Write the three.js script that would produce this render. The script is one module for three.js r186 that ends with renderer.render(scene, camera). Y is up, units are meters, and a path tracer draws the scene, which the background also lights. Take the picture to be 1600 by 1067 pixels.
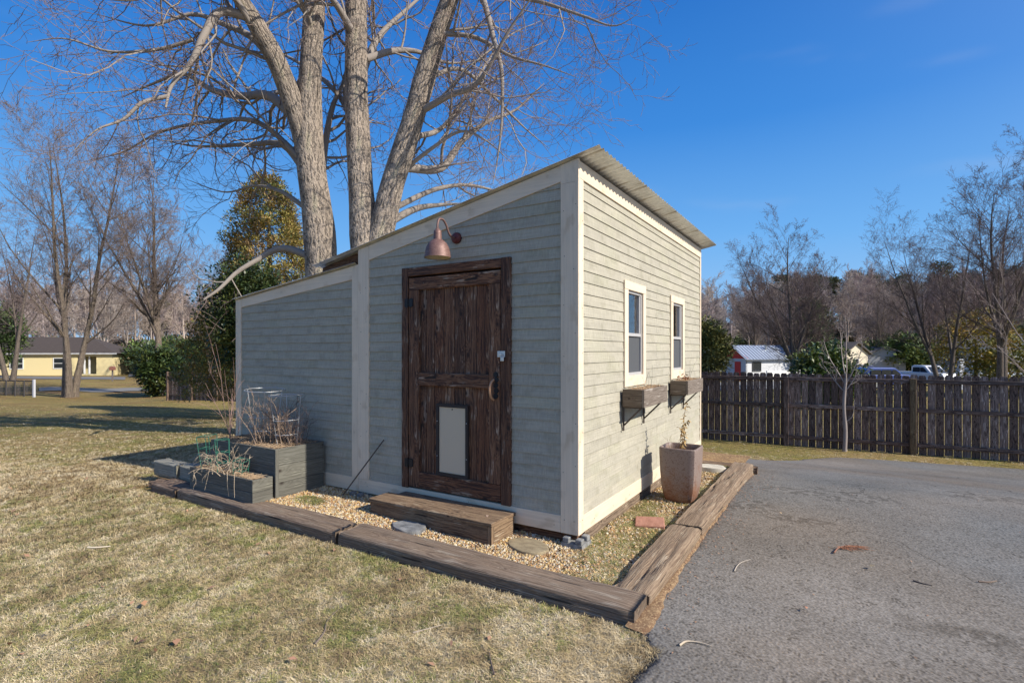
import * as THREE from 'three';
import { mergeGeometries } from 'three/addons/utils/BufferGeometryUtils.js';

// ---------------------------------------------------------------- camera, sky, sun, exposure
const scene = new THREE.Scene();
const YAW = 0.5573, CAM = [1.632, 1.46, 3.538], FPX = 825.55, HORIZON = 547.37;
const camera = new THREE.PerspectiveCamera(2 * Math.atan(533.5 / FPX) * 180 / Math.PI, 1600 / 1067, 0.05, 900);
camera.position.set(...CAM);
camera.rotation.set(0, YAW, 0);
camera.setViewOffset(1600, 1067, 0, -(HORIZON - 533.5), 1600, 1067);   // rising-front lens: verticals stay vertical
scene.add(camera);

const renderer = new THREE.WebGLRenderer({ antialias: true });
renderer.toneMapping = THREE.LinearToneMapping;
renderer.toneMappingExposure = 1.6;
renderer.shadowMap.enabled = true;

// light travels along (-x, slightly -z); the sun stands to the right, 34 degrees up, 5 degrees behind the plane of the shed front
const SUN_EL = 34.5 * Math.PI / 180, SUN_BACK = 5 * Math.PI / 180;
const sunDir = new THREE.Vector3(Math.cos(SUN_EL) * Math.cos(SUN_BACK), Math.sin(SUN_EL), -Math.cos(SUN_EL) * Math.sin(SUN_BACK));
const sun = new THREE.DirectionalLight(new THREE.Color(1, 0.945, 0.855), 3.9);
sun.position.copy(sunDir).multiplyScalar(60);
sun.castShadow = true;
Object.assign(sun.shadow.camera, { left: -45, right: 45, top: 45, bottom: -45, near: 1, far: 160 });
sun.shadow.mapSize.set(4096, 4096);
sun.shadow.radius = 1;
scene.add(sun); scene.add(sun.target);

// ---------------------------------------------------------------- numbers and noise
function rngOf(seed) { let a = seed >>> 0; return () => { a = (a + 0x6D2B79F5) | 0; let t = Math.imul(a ^ (a >>> 15), 1 | a); t = (t + Math.imul(t ^ (t >>> 7), 61 | t)) ^ t; return ((t ^ (t >>> 14)) >>> 0) / 4294967296; }; }
const rnd = rngOf(20240117);
const rr = (a, b) => a + (b - a) * rnd();
const clamp = (v, a = 0, b = 1) => v < a ? a : v > b ? b : v;
const lerp = (a, b, t) => a + (b - a) * t;
const smooth = (a, b, v) => { const t = clamp((v - a) / (b - a)); return t * t * (3 - 2 * t); };
const NT = new Float32Array(65536); { const r = rngOf(77); for (let i = 0; i < 65536; i++) NT[i] = r(); }
function vn(x, y, px = 256, py = 256) {            // value noise, periodic in px, py cells
  const xi = Math.floor(x), yi = Math.floor(y); let fx = x - xi, fy = y - yi;
  fx = fx * fx * (3 - 2 * fx); fy = fy * fy * (3 - 2 * fy);
  const x0 = ((xi % px) + px) % px, x1 = (x0 + 1) % px, y0 = ((yi % py) + py) % py, y1 = (y0 + 1) % py;
  const a = NT[(x0 & 255) | ((y0 & 255) << 8)], b = NT[(x1 & 255) | ((y0 & 255) << 8)], c = NT[(x0 & 255) | ((y1 & 255) << 8)], d = NT[(x1 & 255) | ((y1 & 255) << 8)];
  return a + (b - a) * fx + (c - a) * fy + (a - b - c + d) * fx * fy;
}
function fbm(x, y, oct = 4, px = 256, py = 256) { let s = 0, a = 0.5, n = 0; for (let i = 0; i < oct; i++) { s += a * vn(x + i * 17, y + i * 31, px, py); n += a; a *= 0.5; x *= 2; y *= 2; px *= 2; py *= 2; } return s / n; }

// sky: clear winter blue, paler towards the horizon, a broad unseen glow round the sun, raised to fill the shaded shed front, a few thin cirrus streaks
{
  const W = 1024, H = 512, d = new Float32Array(W * H * 4);
  const stops = [[0, [0.36, 0.56, 0.80]], [4, [0.27, 0.50, 0.80]], [11, [0.150, 0.400, 0.79]], [22, [0.046, 0.232, 0.65]], [36, [0.016, 0.138, 0.50]], [60, [0.016, 0.108, 0.41]], [90, [0.013, 0.095, 0.37]]];
  const dir = new THREE.Vector3();
  for (let j = 0; j < H; j++) for (let i = 0; i < W; i++) {
    const el = ((j + 0.5) / H - 0.5) * Math.PI, az = ((i + 0.5) / W - 0.5) * Math.PI * 2, e = Math.max(0, el * 180 / Math.PI);
    let k = 0; while (k < stops.length - 2 && stops[k + 1][0] < e) k++;
    const t = clamp((e - stops[k][0]) / (stops[k + 1][0] - stops[k][0])), o = (j * W + i) * 4;
    dir.set(Math.cos(el) * Math.cos(az), Math.sin(el), Math.cos(el) * Math.sin(az));
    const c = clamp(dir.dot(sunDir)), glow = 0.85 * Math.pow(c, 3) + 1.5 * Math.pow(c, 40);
    const streak = smooth(0.62, 0.9, fbm(az * 5 + e * 0.05, e * 0.55 + az * 2.2, 4)) * smooth(4, 12, e) * (1 - smooth(22, 34, e)) * 0.10;
    for (let q = 0; q < 3; q++) {
      let v = lerp(stops[k][1][q], stops[k + 1][1][q], t);
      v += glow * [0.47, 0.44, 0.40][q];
      v = lerp(v, 0.62, streak);
      d[o + q] = v * 0.71;
    }
    d[o + 3] = 1;
  }
  const t = new THREE.DataTexture(d, W, H, THREE.RGBAFormat, THREE.FloatType);
  t.mapping = THREE.EquirectangularReflectionMapping; t.magFilter = THREE.LinearFilter; t.minFilter = THREE.LinearFilter; t.wrapS = THREE.RepeatWrapping; t.needsUpdate = true;
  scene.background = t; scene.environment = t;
}

// ---------------------------------------------------------------- scene helpers
const used = {};
const numbered = (n) => { const k = used[n] = (used[n] ?? -1) + 1; return k ? n + '_' + String(k).padStart(3, '0') : n; };
function tag(o, label, category, group, kind) { if (label) o.userData.label = label; if (category) o.userData.category = category; if (group) o.userData.group = group; if (kind) o.userData.kind = kind; return o; }
function thing(name, label, category, pos = [0, 0, 0], turn = 0, group) { const o = new THREE.Group(); o.name = numbered(name); o.position.set(...pos); o.rotation.y = turn; scene.add(o); return tag(o, label, category, group); }
function mesh(name, g, m, parent) { const o = new THREE.Mesh(g, m); o.name = parent ? name : numbered(name); o.castShadow = o.receiveShadow = true; (parent || scene).add(o); return o; }
function part(name, parent, pos = [0, 0, 0], turn = 0) { const o = new THREE.Group(); o.name = name; o.position.set(...pos); o.rotation.y = turn; parent.add(o); return o; }
const C = (r, g, b) => new THREE.Color().setRGB(r, g, b);
// a pixel of the 1600 x 1067 survey photograph at a given depth in metres, as a point of the place
const SN = Math.sin(YAW), CS = Math.cos(YAW);
const at = (px, py, depth) => { const k = (px - 800) / FPX, v = (HORIZON - py) / FPX; return new THREE.Vector3(CAM[0] + depth * (-SN + k * CS), CAM[1] + depth * v, CAM[2] + depth * (-CS - k * SN)); };

// ---------------------------------------------------------------- textures
function tex(w, h, fn, { srgb = true, repeat = [1, 1], grey = false } = {}) {      // fn(u, v, i, j) -> [r,g,b] 0..1 (sRGB) or number
  const d = new Uint8Array(w * h * 4);
  for (let j = 0; j < h; j++) for (let i = 0; i < w; i++) {
    const c = fn(i / w, j / h, i, j), o = (j * w + i) * 4;
    if (grey) { d[o] = d[o + 1] = d[o + 2] = clamp(c) * 255; } else { d[o] = clamp(c[0]) * 255; d[o + 1] = clamp(c[1]) * 255; d[o + 2] = clamp(c[2]) * 255; }
    d[o + 3] = 255;
  }
  const t = new THREE.DataTexture(d, w, h); t.wrapS = t.wrapT = THREE.RepeatWrapping; t.magFilter = THREE.LinearFilter; t.minFilter = THREE.LinearMipmapLinearFilter; t.generateMipmaps = true;
  t.repeat.set(...repeat); if (srgb && !grey) t.colorSpace = THREE.SRGBColorSpace; t.needsUpdate = true; return t;
}
const mix3 = (a, b, t) => [lerp(a[0], b[0], t), lerp(a[1], b[1], t), lerp(a[2], b[2], t)];
function std(o) { return new THREE.MeshStandardMaterial({ roughness: 0.85, metalness: 0, ...o }); }

// wood: grain runs along v. returns {map, bump}
function woodTex(seed, { base, dark, pale, worn = 0.25, knots = 5, contrast = 1, size = [256, 1024], metres = [0.25, 1.0], cracks = 0.5 }) {
  const [w, h] = size, hh = new Float32Array(w * h), rg = rngOf(seed), kn = [];
  for (let i = 0; i < knots; i++) kn.push([rg(), rg(), 0.012 + rg() * 0.02]);
  const sx = seed * 3.7 % 200, ar = metres[1] / metres[0];
  const map = tex(w, h, (u, v, i, j) => {
    let bend = 0, kd = 0;
    for (const [ku, kv, kr] of kn) { let dx = (u - ku); dx -= Math.round(dx); let dy = (v - kv); dy -= Math.round(dy); dx *= metres[0]; dy *= metres[1]; const r2 = (dx * dx) / (kr * kr) + (dy * dy) / (kr * kr * 9); bend += Math.sign(dx || 1) * Math.exp(-r2 * 0.7) * 2.2; kd = Math.max(kd, Math.exp(-((dx * dx) + dy * dy * 0.45) / (kr * kr * 0.22))); }
    const warp = fbm(u * 6 + sx, v * 5, 3, 6, 5) * 3;
    const g1 = vn(u * 34 + warp + bend * 2 + sx, v * 4 + 7, 256, 4), g2 = vn(u * 90 + sx, v * 9, 90, 9), g3 = vn(u * 128 + 11, v * 60, 128, 60);
    const ring = 0.5 + 0.5 * Math.sin((u * 30 + warp * 3 + bend * 5) * 1.9);
    let t = clamp(0.5 + contrast * (0.42 * (g1 - 0.5) + 0.34 * (g2 - 0.5) + 0.20 * (ring - 0.5) + 0.2 * (g3 - 0.5)));
    const blot = fbm(u * 4 + 3 + sx, v * 8 + sx, 4, 4, 8);
    let c = mix3(dark, base, smooth(0.1, 0.75, t));
    const w1 = smooth(1 - worn * 0.62, 1.02 - worn * 0.35, blot * 0.65 + g2 * 0.28 + t * 0.22);
    c = mix3(c, pale, w1);
    const crack = smooth(0.80, 0.9, vn(u * 46 + warp * 0.6 + bend, v * 3 + 40 + sx, 256, 3)) * smooth(0.45, 0.6, vn(u * 5 + 9, v * 5 + 2, 5, 5)) * cracks;
    c = mix3(c, [dark[0] * 0.35, dark[1] * 0.35, dark[2] * 0.35], crack);
    c = mix3(c, [dark[0] * 0.5, dark[1] * 0.42, dark[2] * 0.4], kd * 0.85);
    hh[j * w + i] = clamp(0.55 + 0.5 * (t - 0.5) - crack * 0.5 + w1 * 0.08 + kd * 0.1);
    return c;
  }, { repeat: [1 / metres[0], 1 / metres[1]] });
  const bump = tex(w, h, (u, v, i, j) => hh[j * w + i], { grey: true, repeat: [1 / metres[0], 1 / metres[1]] });
  return { map, bump };
}

// ---------------------------------------------------------------- geometry helpers
class MB {                                        // mesh builder: flat or smooth faces with uv in metres
  constructor() { this.p = []; this.n = []; this.u = []; this.i = []; this.c = null; }
  vert(p, n, u, c) { this.p.push(p[0], p[1], p[2]); this.n.push(n[0], n[1], n[2]); this.u.push(u[0], u[1]); if (c) (this.c ||= []).push(c[0], c[1], c[2]); return this.p.length / 3 - 1; }
  face(pts, uvs, c) {                              // flat convex polygon, counter-clockwise
    const a = pts[0], b = pts[1], e = pts[2], x = [b[0] - a[0], b[1] - a[1], b[2] - a[2]], y = [e[0] - a[0], e[1] - a[1], e[2] - a[2]];
    const n = [x[1] * y[2] - x[2] * y[1], x[2] * y[0] - x[0] * y[2], x[0] * y[1] - x[1] * y[0]], l = Math.hypot(...n) || 1; n[0] /= l; n[1] /= l; n[2] /= l;
    const s = this.p.length / 3; pts.forEach((q, k) => this.vert(q, n, uvs[k], c));
    for (let k = 1; k < pts.length - 1; k++) this.i.push(s, s + k, s + k + 1);
  }
  geo() { const g = new THREE.BufferGeometry(); g.setAttribute('position', new THREE.Float32BufferAttribute(this.p, 3)); g.setAttribute('normal', new THREE.Float32BufferAttribute(this.n, 3)); g.setAttribute('uv', new THREE.Float32BufferAttribute(this.u, 2)); if (this.c) g.setAttribute('color', new THREE.Float32BufferAttribute(this.c, 3)); g.setIndex(this.i); return g; }
}
// chamfered board: centre at the origin, grain (v) along the longest side
function board(w, h, d, ch = 0.003, seed = rnd()) {
  ch = Math.min(ch, w * 0.3, h * 0.3, d * 0.3);
  const m = new MB(), H = [w / 2, h / 2, d / 2], big = (w >= h && w >= d) ? 0 : (h >= w && h >= d) ? 1 : 2, ou = seed * 7.3, ov = seed * 13.7;
  const uvOf = (p, ax) => { const o = [0, 1, 2].filter((k) => k !== ax); let gu, gv; if (ax === big) { gu = o[0]; gv = o[1]; return [ou + p[gu], ov + p[gv] * 0.2]; } gv = big; gu = o.find((k) => k !== big); return [ou + p[gu] + ax * 0.31, ov + p[gv]]; };
  const P = (sx, sy, sz, ax) => { const s = [sx, sy, sz], q = []; for (let k = 0; k < 3; k++) q.push(s[k] * (k === ax ? H[k] : H[k] - ch)); return q; };
  for (let ax = 0; ax < 3; ax++) for (const s of [-1, 1]) {
    const a = (ax + 1) % 3, b = (ax + 2) % 3, q = [[-1, -1], [1, -1], [1, 1], [-1, 1]].map(([i, j]) => { const v = [0, 0, 0]; v[ax] = s; v[a] = i; v[b] = j; return P(...v, ax); });
    if (s < 0) q.reverse();
    m.face(q, q.map((p) => uvOf(p, ax)));
  }
  for (let ax = 0; ax < 3; ax++) {                  // edges along ax
    const a = (ax + 1) % 3, b = (ax + 2) % 3;
    for (const i of [-1, 1]) for (const j of [-1, 1]) {
      const mk = (t, f) => { const v = [0, 0, 0]; v[ax] = t; v[a] = i; v[b] = j; return P(...v, f).map((c, k) => k === ax ? t * (H[k] - ch) : c); };
      let q = [mk(-1, a), mk(1, a), mk(1, b), mk(-1, b)]; if (i * j < 0) q.reverse();
      m.face(q, q.map((p) => uvOf(p, a === big ? b : a)));
    }
  }
  for (const x of [-1, 1]) for (const y of [-1, 1]) for (const z of [-1, 1]) { let q = [P(x, y, z, 0), P(x, y, z, 1), P(x, y, z, 2)]; if (x * y * z < 0) q.reverse(); m.face(q, q.map((p) => uvOf(p, 0))); }
  return m.geo();
}
const moved = (g, x, y, z) => g.translate(x, y, z);
function box(x0, x1, y0, y1, z0, z1, ch = 0.003) { return moved(board(x1 - x0, y1 - y0, z1 - z0, ch), (x0 + x1) / 2, (y0 + y1) / 2, (z0 + z1) / 2); }
// prism from a convex polygon in the x-y plane; front depth may vary with y (lapped siding); grain along x or y
function prism(poly, zf, zb, alongX = true, seed = rnd()) {
  const m = new MB(), f = typeof zf === 'function' ? zf : () => zf, ou = seed * 9.1, ov = seed * 17.3;
  const uv = (p) => alongX ? [ou + p[1], ov + p[0]] : [ou + p[0], ov + p[1]];
  const F = poly.map((p) => [p[0], p[1], f(p[1])]), B = poly.map((p) => [p[0], p[1], zb]);
  m.face(F, F.map(uv)); m.face([...B].reverse(), [...B].reverse().map(uv));
  for (let k = 0; k < poly.length; k++) { const l = (k + 1) % poly.length; m.face([B[k], B[l], F[l], F[k]], [B[k], B[l], F[l], F[k]].map((p) => { const q = uv(p); return [q[0] + p[2], q[1]]; })); }
  return m.geo();
}
function clipTop(poly, fy) {                       // keep the part of a polygon with y <= a + b x
  const out = [], s = (p) => fy(p[0]) - p[1];
  for (let k = 0; k < poly.length; k++) { const a = poly[k], b = poly[(k + 1) % poly.length], da = s(a), db = s(b); if (da >= 0) out.push(a); if (da * db < 0) { const t = da / (da - db); out.push([lerp(a[0], b[0], t), lerp(a[1], b[1], t)]); } }
  return out;
}
// tube along points with radii; sides by size
function tube(m, pts, rad, sides, uvs = 1, cap = true, c) {
  const n = pts.length, T = new THREE.Vector3(), N = new THREE.Vector3(), B = new THREE.Vector3(); let prev = null, L = 0; const s0 = m.p.length / 3;
  for (let k = 0; k < n; k++) {
    T.copy(pts[Math.min(n - 1, k + 1)]).sub(pts[Math.max(0, k - 1)]).normalize();
    if (!prev) { prev = Math.abs(T.y) < 0.9 ? new THREE.Vector3(0, 1, 0) : new THREE.Vector3(1, 0, 0); }
    N.copy(prev).addScaledVector(T, -prev.dot(T)).normalize(); B.crossVectors(T, N); prev = N.clone();
    if (k) L += pts[k].distanceTo(pts[k - 1]);
    for (let q = 0; q <= sides; q++) { const a = q / sides * Math.PI * 2, x = Math.cos(a), y = Math.sin(a), nx = N.x * x + B.x * y, ny = N.y * x + B.y * y, nz = N.z * x + B.z * y, r = typeof rad === 'function' ? rad(k / (n - 1), a, L) : rad[k]; m.vert([pts[k].x + nx * r, pts[k].y + ny * r, pts[k].z + nz * r], [nx, ny, nz], [q / sides * uvs, L], c); }
  }
  for (let k = 0; k < n - 1; k++) for (let q = 0; q < sides; q++) { const a = s0 + k * (sides + 1) + q, b = a + sides + 1; m.i.push(a, a + 1, b, b, a + 1, b + 1); }
  if (cap) for (const [k, s] of [[0, -1], [n - 1, 1]]) { const e = Math.min(n - 1, k + 1), b = Math.max(0, k - 1); T.copy(pts[e]).sub(pts[b]).normalize().multiplyScalar(s); const cI = m.vert([pts[k].x, pts[k].y, pts[k].z], [T.x, T.y, T.z], [0, 0], c); const st = s0 + k * (sides + 1); for (let q = 0; q < sides; q++) s < 0 ? m.i.push(cI, st + q + 1, st + q) : m.i.push(cI, st + q, st + q + 1); }
  return m;
}
const V = (x, y, z) => new THREE.Vector3(x, y, z);
const wire = (pts, r, sides = 5) => tube(new MB(), pts, pts.map(() => r), sides).geo();
const curve = (pts, n, closed = false) => new THREE.CatmullRomCurve3(pts, closed).getPoints(n);

// ---------------------------------------------------------------- lie of the land
function landY(x, z) {                              // level round the shed, falling away to the back and to the left
  const s = Math.max(0, -z - 2.2); const hz = -0.95 * smooth(0, 8.6, s) - 0.85 * smooth(11.2, 26, s);
  const w = lerp(1, 0.35, smooth(-8, -30, x)); const u = Math.max(0, -x - 4.8); let hx = -0.04 * Math.min(u, 31) * smooth(0, 3, u);
  const far = Math.hypot(x, z); const hill = smooth(82, 210, far) * smooth(0.1, 0.9, -z / (far + 1)) * 9;
  return hz * w + hx + hill;
}
const bump2 = (x, z) => (fbm(x * 0.9 + 50, z * 0.9 + 50, 3) - 0.5) * 0.05 + (fbm(x * 0.12 + 9, z * 0.12 + 9, 2) - 0.5) * 0.10 * smooth(5, 14, Math.hypot(x, z));
// ================================================================ GROUND
const asphaltLeft = (z) => {                        // left edge of the drive
  const k = [[9, 0.80], [1.0, 0.78], [0.86, 0.69], [-3.60, 0.69], [-3.75, 0.1], [-4.3, -4.2], [-6.3, -4.2], [-6.75, -1.6], [-7.0, -0.6], [-7.6, 0.35], [-9.4, 0.95], [-10.4, 1.5], [-11.0, 4.8], [-11.5, 9], [-13.8, 29]];
  if (z >= k[0][0]) return k[0][1];
  for (let i = 0; i < k.length - 1; i++) if (z <= k[i][0] && z >= k[i + 1][0]) return lerp(k[i][1], k[i + 1][1], (k[i][0] - z) / (k[i][0] - k[i + 1][0])) + (vn(z * 2.3 + 5, 3) - 0.5) * (z > 1 ? 0.22 : 0.10) * (z > 0.9 || z < -4.4 ? 1 : 0.1) + (vn(z * 9 + 5, 13) - 0.5) * 0.05 * (z > 0.9 || z < -4.4 ? 1 : 0.1);
  return 30;
};
const bedY = (x) => 0.012 + 0.027 * clamp(-x, 0, 3);
const inBed = (x, z, e = 0) => x > -4.75 + e && x < 0.62 - e && z < 0.74 - e && z > -4.4 + e;
const inDrive = (x, z, e = 0) => z > -13.7 && x > asphaltLeft(z) + e && x < 30;

function spread(a, b, near0, near1, step, grow) {   // grid lines: fine between near0 and near1, growing outside
  const v = []; for (let x = near0; x <= near1 + 1e-6; x += step) v.push(x);
  let s = step, x = near0; const left = []; while (x > a) { s *= grow; x -= s; left.unshift(Math.max(a, x)); }
  s = step; x = v[v.length - 1]; while (x < b) { s *= grow; x += s; v.push(Math.min(b, x)); }
  return [...left, ...v];
}
const strawTone = [[0.74, 0.66, 0.47], [0.68, 0.58, 0.39], [0.80, 0.73, 0.56], [0.58, 0.55, 0.30], [0.50, 0.53, 0.25], [0.62, 0.50, 0.33], [0.46, 0.36, 0.24]];
function strokeTex(size, n, tones, bg, lenR, seed, weights) {
  const r = rngOf(seed), col = new Float32Array(size * size * 3), hgt = new Float32Array(size * size);
  for (let j = 0; j < size; j++) for (let i = 0; i < size; i++) { const o = j * size + i, f = fbm(i / size * 24, j / size * 24, 4, 24, 24), q = mix3(bg[0], bg[1], smooth(0.3, 0.7, f)), e = 0.75 + 0.4 * NT[(i * 7 + j * 131) & 65535]; col[o * 3] = q[0] * e; col[o * 3 + 1] = q[1] * e; col[o * 3 + 2] = q[2] * e; hgt[o] = 0.15; }
  for (let k = 0; k < n; k++) {
    let x = r() * size, y = r() * size, a = r() * Math.PI * 2, L = lenR[0] + r() * (lenR[1] - lenR[0]); const g = fbm(x / size * 10, y / size * 10, 3, 10, 10), w = weights(g), pick = r(); let id = 0, acc = 0; while (id < tones.length - 1 && (acc += w[id]) < pick) id++;
    const t = tones[id], sh = 0.62 + r() * 0.5, hh = 0.3 + r() * 0.7;
    for (let s = 0; s < L; s++) { x += Math.cos(a); y += Math.sin(a); a += (r() - 0.5) * 0.25; const i = ((x | 0) + size) % size, j = ((y | 0) + size) % size, o = j * size + i; if (i < 0 || j < 0) break; col[o * 3] = t[0] * sh; col[o * 3 + 1] = t[1] * sh; col[o * 3 + 2] = t[2] * sh; hgt[o] = hh; }
  }
  return { map: tex(size, size, (u, v, i, j) => { const o = (j * size + i) * 3; return [col[o], col[o + 1], col[o + 2]]; }), bump: tex(size, size, (u, v, i, j) => hgt[j * size + i], { grey: true }) };
}
const lawnT = strokeTex(1536, 150000, strawTone, [[0.40, 0.34, 0.20], [0.50, 0.45, 0.24]], [8, 26], 5, (g) => { const q = smooth(0.42, 0.62, g); return [0.26 - 0.08 * q, 0.24 - 0.08 * q, 0.16 - 0.05 * q, 0.10 + 0.12 * q, 0.07 + 0.14 * q, 0.10 - 0.03 * q, 0.07]; });
for (const t of [lawnT.map, lawnT.bump]) t.repeat.set(1 / 5.3, 1 / 5.3);
const lawnMat = std({ map: lawnT.map, bumpMap: lawnT.bump, bumpScale: 0.02, vertexColors: true, roughness: 1 });
const lawnTint = (x, z) => {                        // broad patches of greener, straw-coloured and bare turf
  const a = fbm(x * 0.35 + 20, z * 0.35 + 7, 4), b = fbm(x * 0.8 + 70, z * 0.8 + 33, 3), d = smooth(4.5, 16, Math.hypot(x + 1, z - 2)) * 0.55;
  const green = clamp(smooth(0.45, 0.63, a) * 0.75 + d * smooth(0.3, 0.55, b) * 1.3), bare = smooth(0.54, 0.70, b) * 0.75 + smooth(20, 40, -x) * smooth(0.35, 0.6, a) * 0.5;
  let c = mix3([1.16, 1.03, 0.80], [0.92, 0.92, 0.50], green); c = mix3(c, [0.86, 0.64, 0.45], bare); const e = asphaltLeft(z) - x; if (z > 0.8 && e < 0.45) c = mix3(c, [0.82, 0.56, 0.40], smooth(0.35, 0.05, e) * smooth(0.3, 0.6, vn(x * 9, z * 9) + 0.25 * smooth(0.2, 0, e))); return c;
};
{
  const X = spread(-330, 330, -10, 9, 0.2, 1.09), Z = spread(-330, 120, -9, 5, 0.2, 1.09), m = new MB(), nx = X.length;
  for (const z of Z) for (const x of X) {
    let y = landY(x, z) + bump2(x, z) * smooth(0.0, 1.2, Math.max(-5.2 - x, z - 0.6, -12.4 - z, 0));
    if (inDrive(x, z, 0.02)) y -= 0.10; else if (inBed(x, z)) y -= 0.14;
    m.vert([x, y, z], [0, 1, 0], [x, z], lawnTint(x, z));
  }
  for (let j = 0; j < Z.length - 1; j++) for (let i = 0; i < nx - 1; i++) { const a = j * nx + i, b = a + nx; m.i.push(a, b, a + 1, a + 1, b, b + 1); }
  const g = m.geo(); g.computeVertexNormals(); mesh('lawn', g, lawnMat).userData.kind = 'structure';
}
// drive: old grey asphalt, pale worn aggregate, dark tar patches, hairline cracks
{
  const S = 2048, M = 9, cr = new Float32Array(S * S), r = rngOf(31);
  const crackLine = (x, y, a, L, w) => { for (let s = 0; s < L; s++) { x += Math.cos(a); y += Math.sin(a); a += (r() - 0.5) * 0.5; if (r() < 0.004) crackLine(x, y, a + (r() - 0.5) * 2, L * 0.4, w * 0.7); const ww = w * (0.4 + 0.8 * vn(s * 0.05, L)); for (let q = -2; q <= 2; q++) for (let p = -2; p <= 2; p++) { const d = Math.hypot(p, q); if (d > ww + 0.7) continue; const o = (((y + q) & (S - 1)) * S) + ((x + p) & (S - 1)); cr[o] = Math.max(cr[o], clamp(ww + 0.7 - d) * (0.35 + 0.65 * vn(s * 0.03 + 9, L + 3))); } } };
  for (let k = 0; k < 22; k++) crackLine(r() * S, r() * S, r() < 0.6 ? (r() - 0.5) * 0.9 : r() * 6.28, 250 + r() * 500, 0.5 + r() * 0.9);
  const hgt = new Float32Array(S * S);
  const map = tex(S, S, (u, v, i, j) => {
    const o = j * S + i, n1 = NT[(i * 31 + j * 977 + ((i * j) >> 5)) & 65535], n2 = vn(u * 980, v * 980, 980, 980), n3 = vn(u * 230, v * 230, 230, 230), st = fbm(u * 9, v * 14, 5, 9, 14), st2 = fbm(u * 3 + 8, v * 4 + 2, 4, 3, 4);
    const agg = 0.62 * n2 + 0.28 * n1 + 0.10 * n3;
    let b = 0.385 + (agg - 0.5) * 0.25 + (st2 - 0.5) * 0.20 + (st - 0.5) * 0.13;
    const stain = smooth(0.60, 0.72, st) * smooth(0.45, 0.62, n3 * 0.5 + st2 * 0.5); b -= stain * 0.12;
    const pit = smooth(0.30, 0.18, n2 * 0.6 + n3 * 0.4); b -= pit * 0.07;
    b -= cr[o] * 0.28; hgt[o] = clamp(0.5 + (agg - 0.5) * 1.2 - pit * 0.2 - cr[o] * 0.6);
    const warm = (fbm(u * 6 + 40, v * 6, 3, 6, 6) - 0.5) * 0.06 + (n1 > 0.985 ? 0.05 : 0);
    return [b + 0.028 + warm, b + 0.004, b - 0.030 - warm];
  });
  const bump = tex(S, S, (u, v, i, j) => hgt[j * S + i], { grey: true });
  for (const t of [map, bump]) t.repeat.set(1 / M, 1 / M);
  const m = new MB(), Z = []; for (let z = 7; z > -13.7;) { Z.push(z); z -= z > -4.6 && z < -3.5 ? 0.05 : z < -6 ? 0.12 : 0.16; }
  const N = 90;
  for (const z of Z) { const x0 = asphaltLeft(z), x1 = 30; for (let k = -1; k <= N; k++) { const t = Math.max(0, k) / N, x = x0 + (x1 - x0) * t * (0.18 + 0.82 * t), y = landY(x, z) + (k < 0 ? -0.07 : 0.004 + 0.010 * smooth(0, 0.02, t) + (fbm(x * 0.7, z * 0.7, 2) - 0.5) * 0.012); m.vert([x, y, z], [0, 1, 0], [x, z]); } }
  for (let j = 0; j < Z.length - 1; j++) for (let i = 0; i <= N; i++) { const a = j * (N + 2) + i, b = a + N + 2; m.i.push(a, a + 1, b, a + 1, b + 1, b); }
  const g = m.geo(); g.computeVertexNormals();
  mesh('asphalt_drive', g, std({ map, bumpMap: bump, bumpScale: 0.0032, roughness: 0.97 })).userData.kind = 'structure';
}
// bed of soil round the shed, under the pea gravel
const soilT = tex(512, 512, (u, v, i, j) => { const a = fbm(u * 12, v * 12, 5, 12, 12), n = NT[(i * 61 + j * 313) & 65535], p = vn(u * 70, v * 70, 70, 70); return mix3(mix3([0.42, 0.30, 0.19], [0.62, 0.50, 0.33], a), [0.74, 0.62, 0.42], smooth(0.55, 0.8, p) * 0.7).map((c) => c * (0.8 + 0.35 * n)); }, { repeat: [1, 1] });
const soilMat = std({ map: soilT, roughness: 1 });
{
  const m = new MB(), X = [], Z = []; for (let x = -4.72; x <= 0.63; x += 0.1) X.push(x); for (let z = -4.4; z <= 0.75; z += 0.1) Z.push(z);
  for (const z of Z) for (const x of X) m.vert([x, bedY(x) - 0.012 + (fbm(x * 3, z * 3, 3) - 0.5) * 0.02, z], [0, 1, 0], [x, z]);
  for (let j = 0; j < Z.length - 1; j++) for (let i = 0; i < X.length - 1; i++) { const a = j * X.length + i, b = a + X.length; m.i.push(a, b, a + 1, a + 1, b, b + 1); }
  const g = m.geo(); g.computeVertexNormals(); mesh('soil_bed', g, soilMat).userData.kind = 'structure';
}
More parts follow.
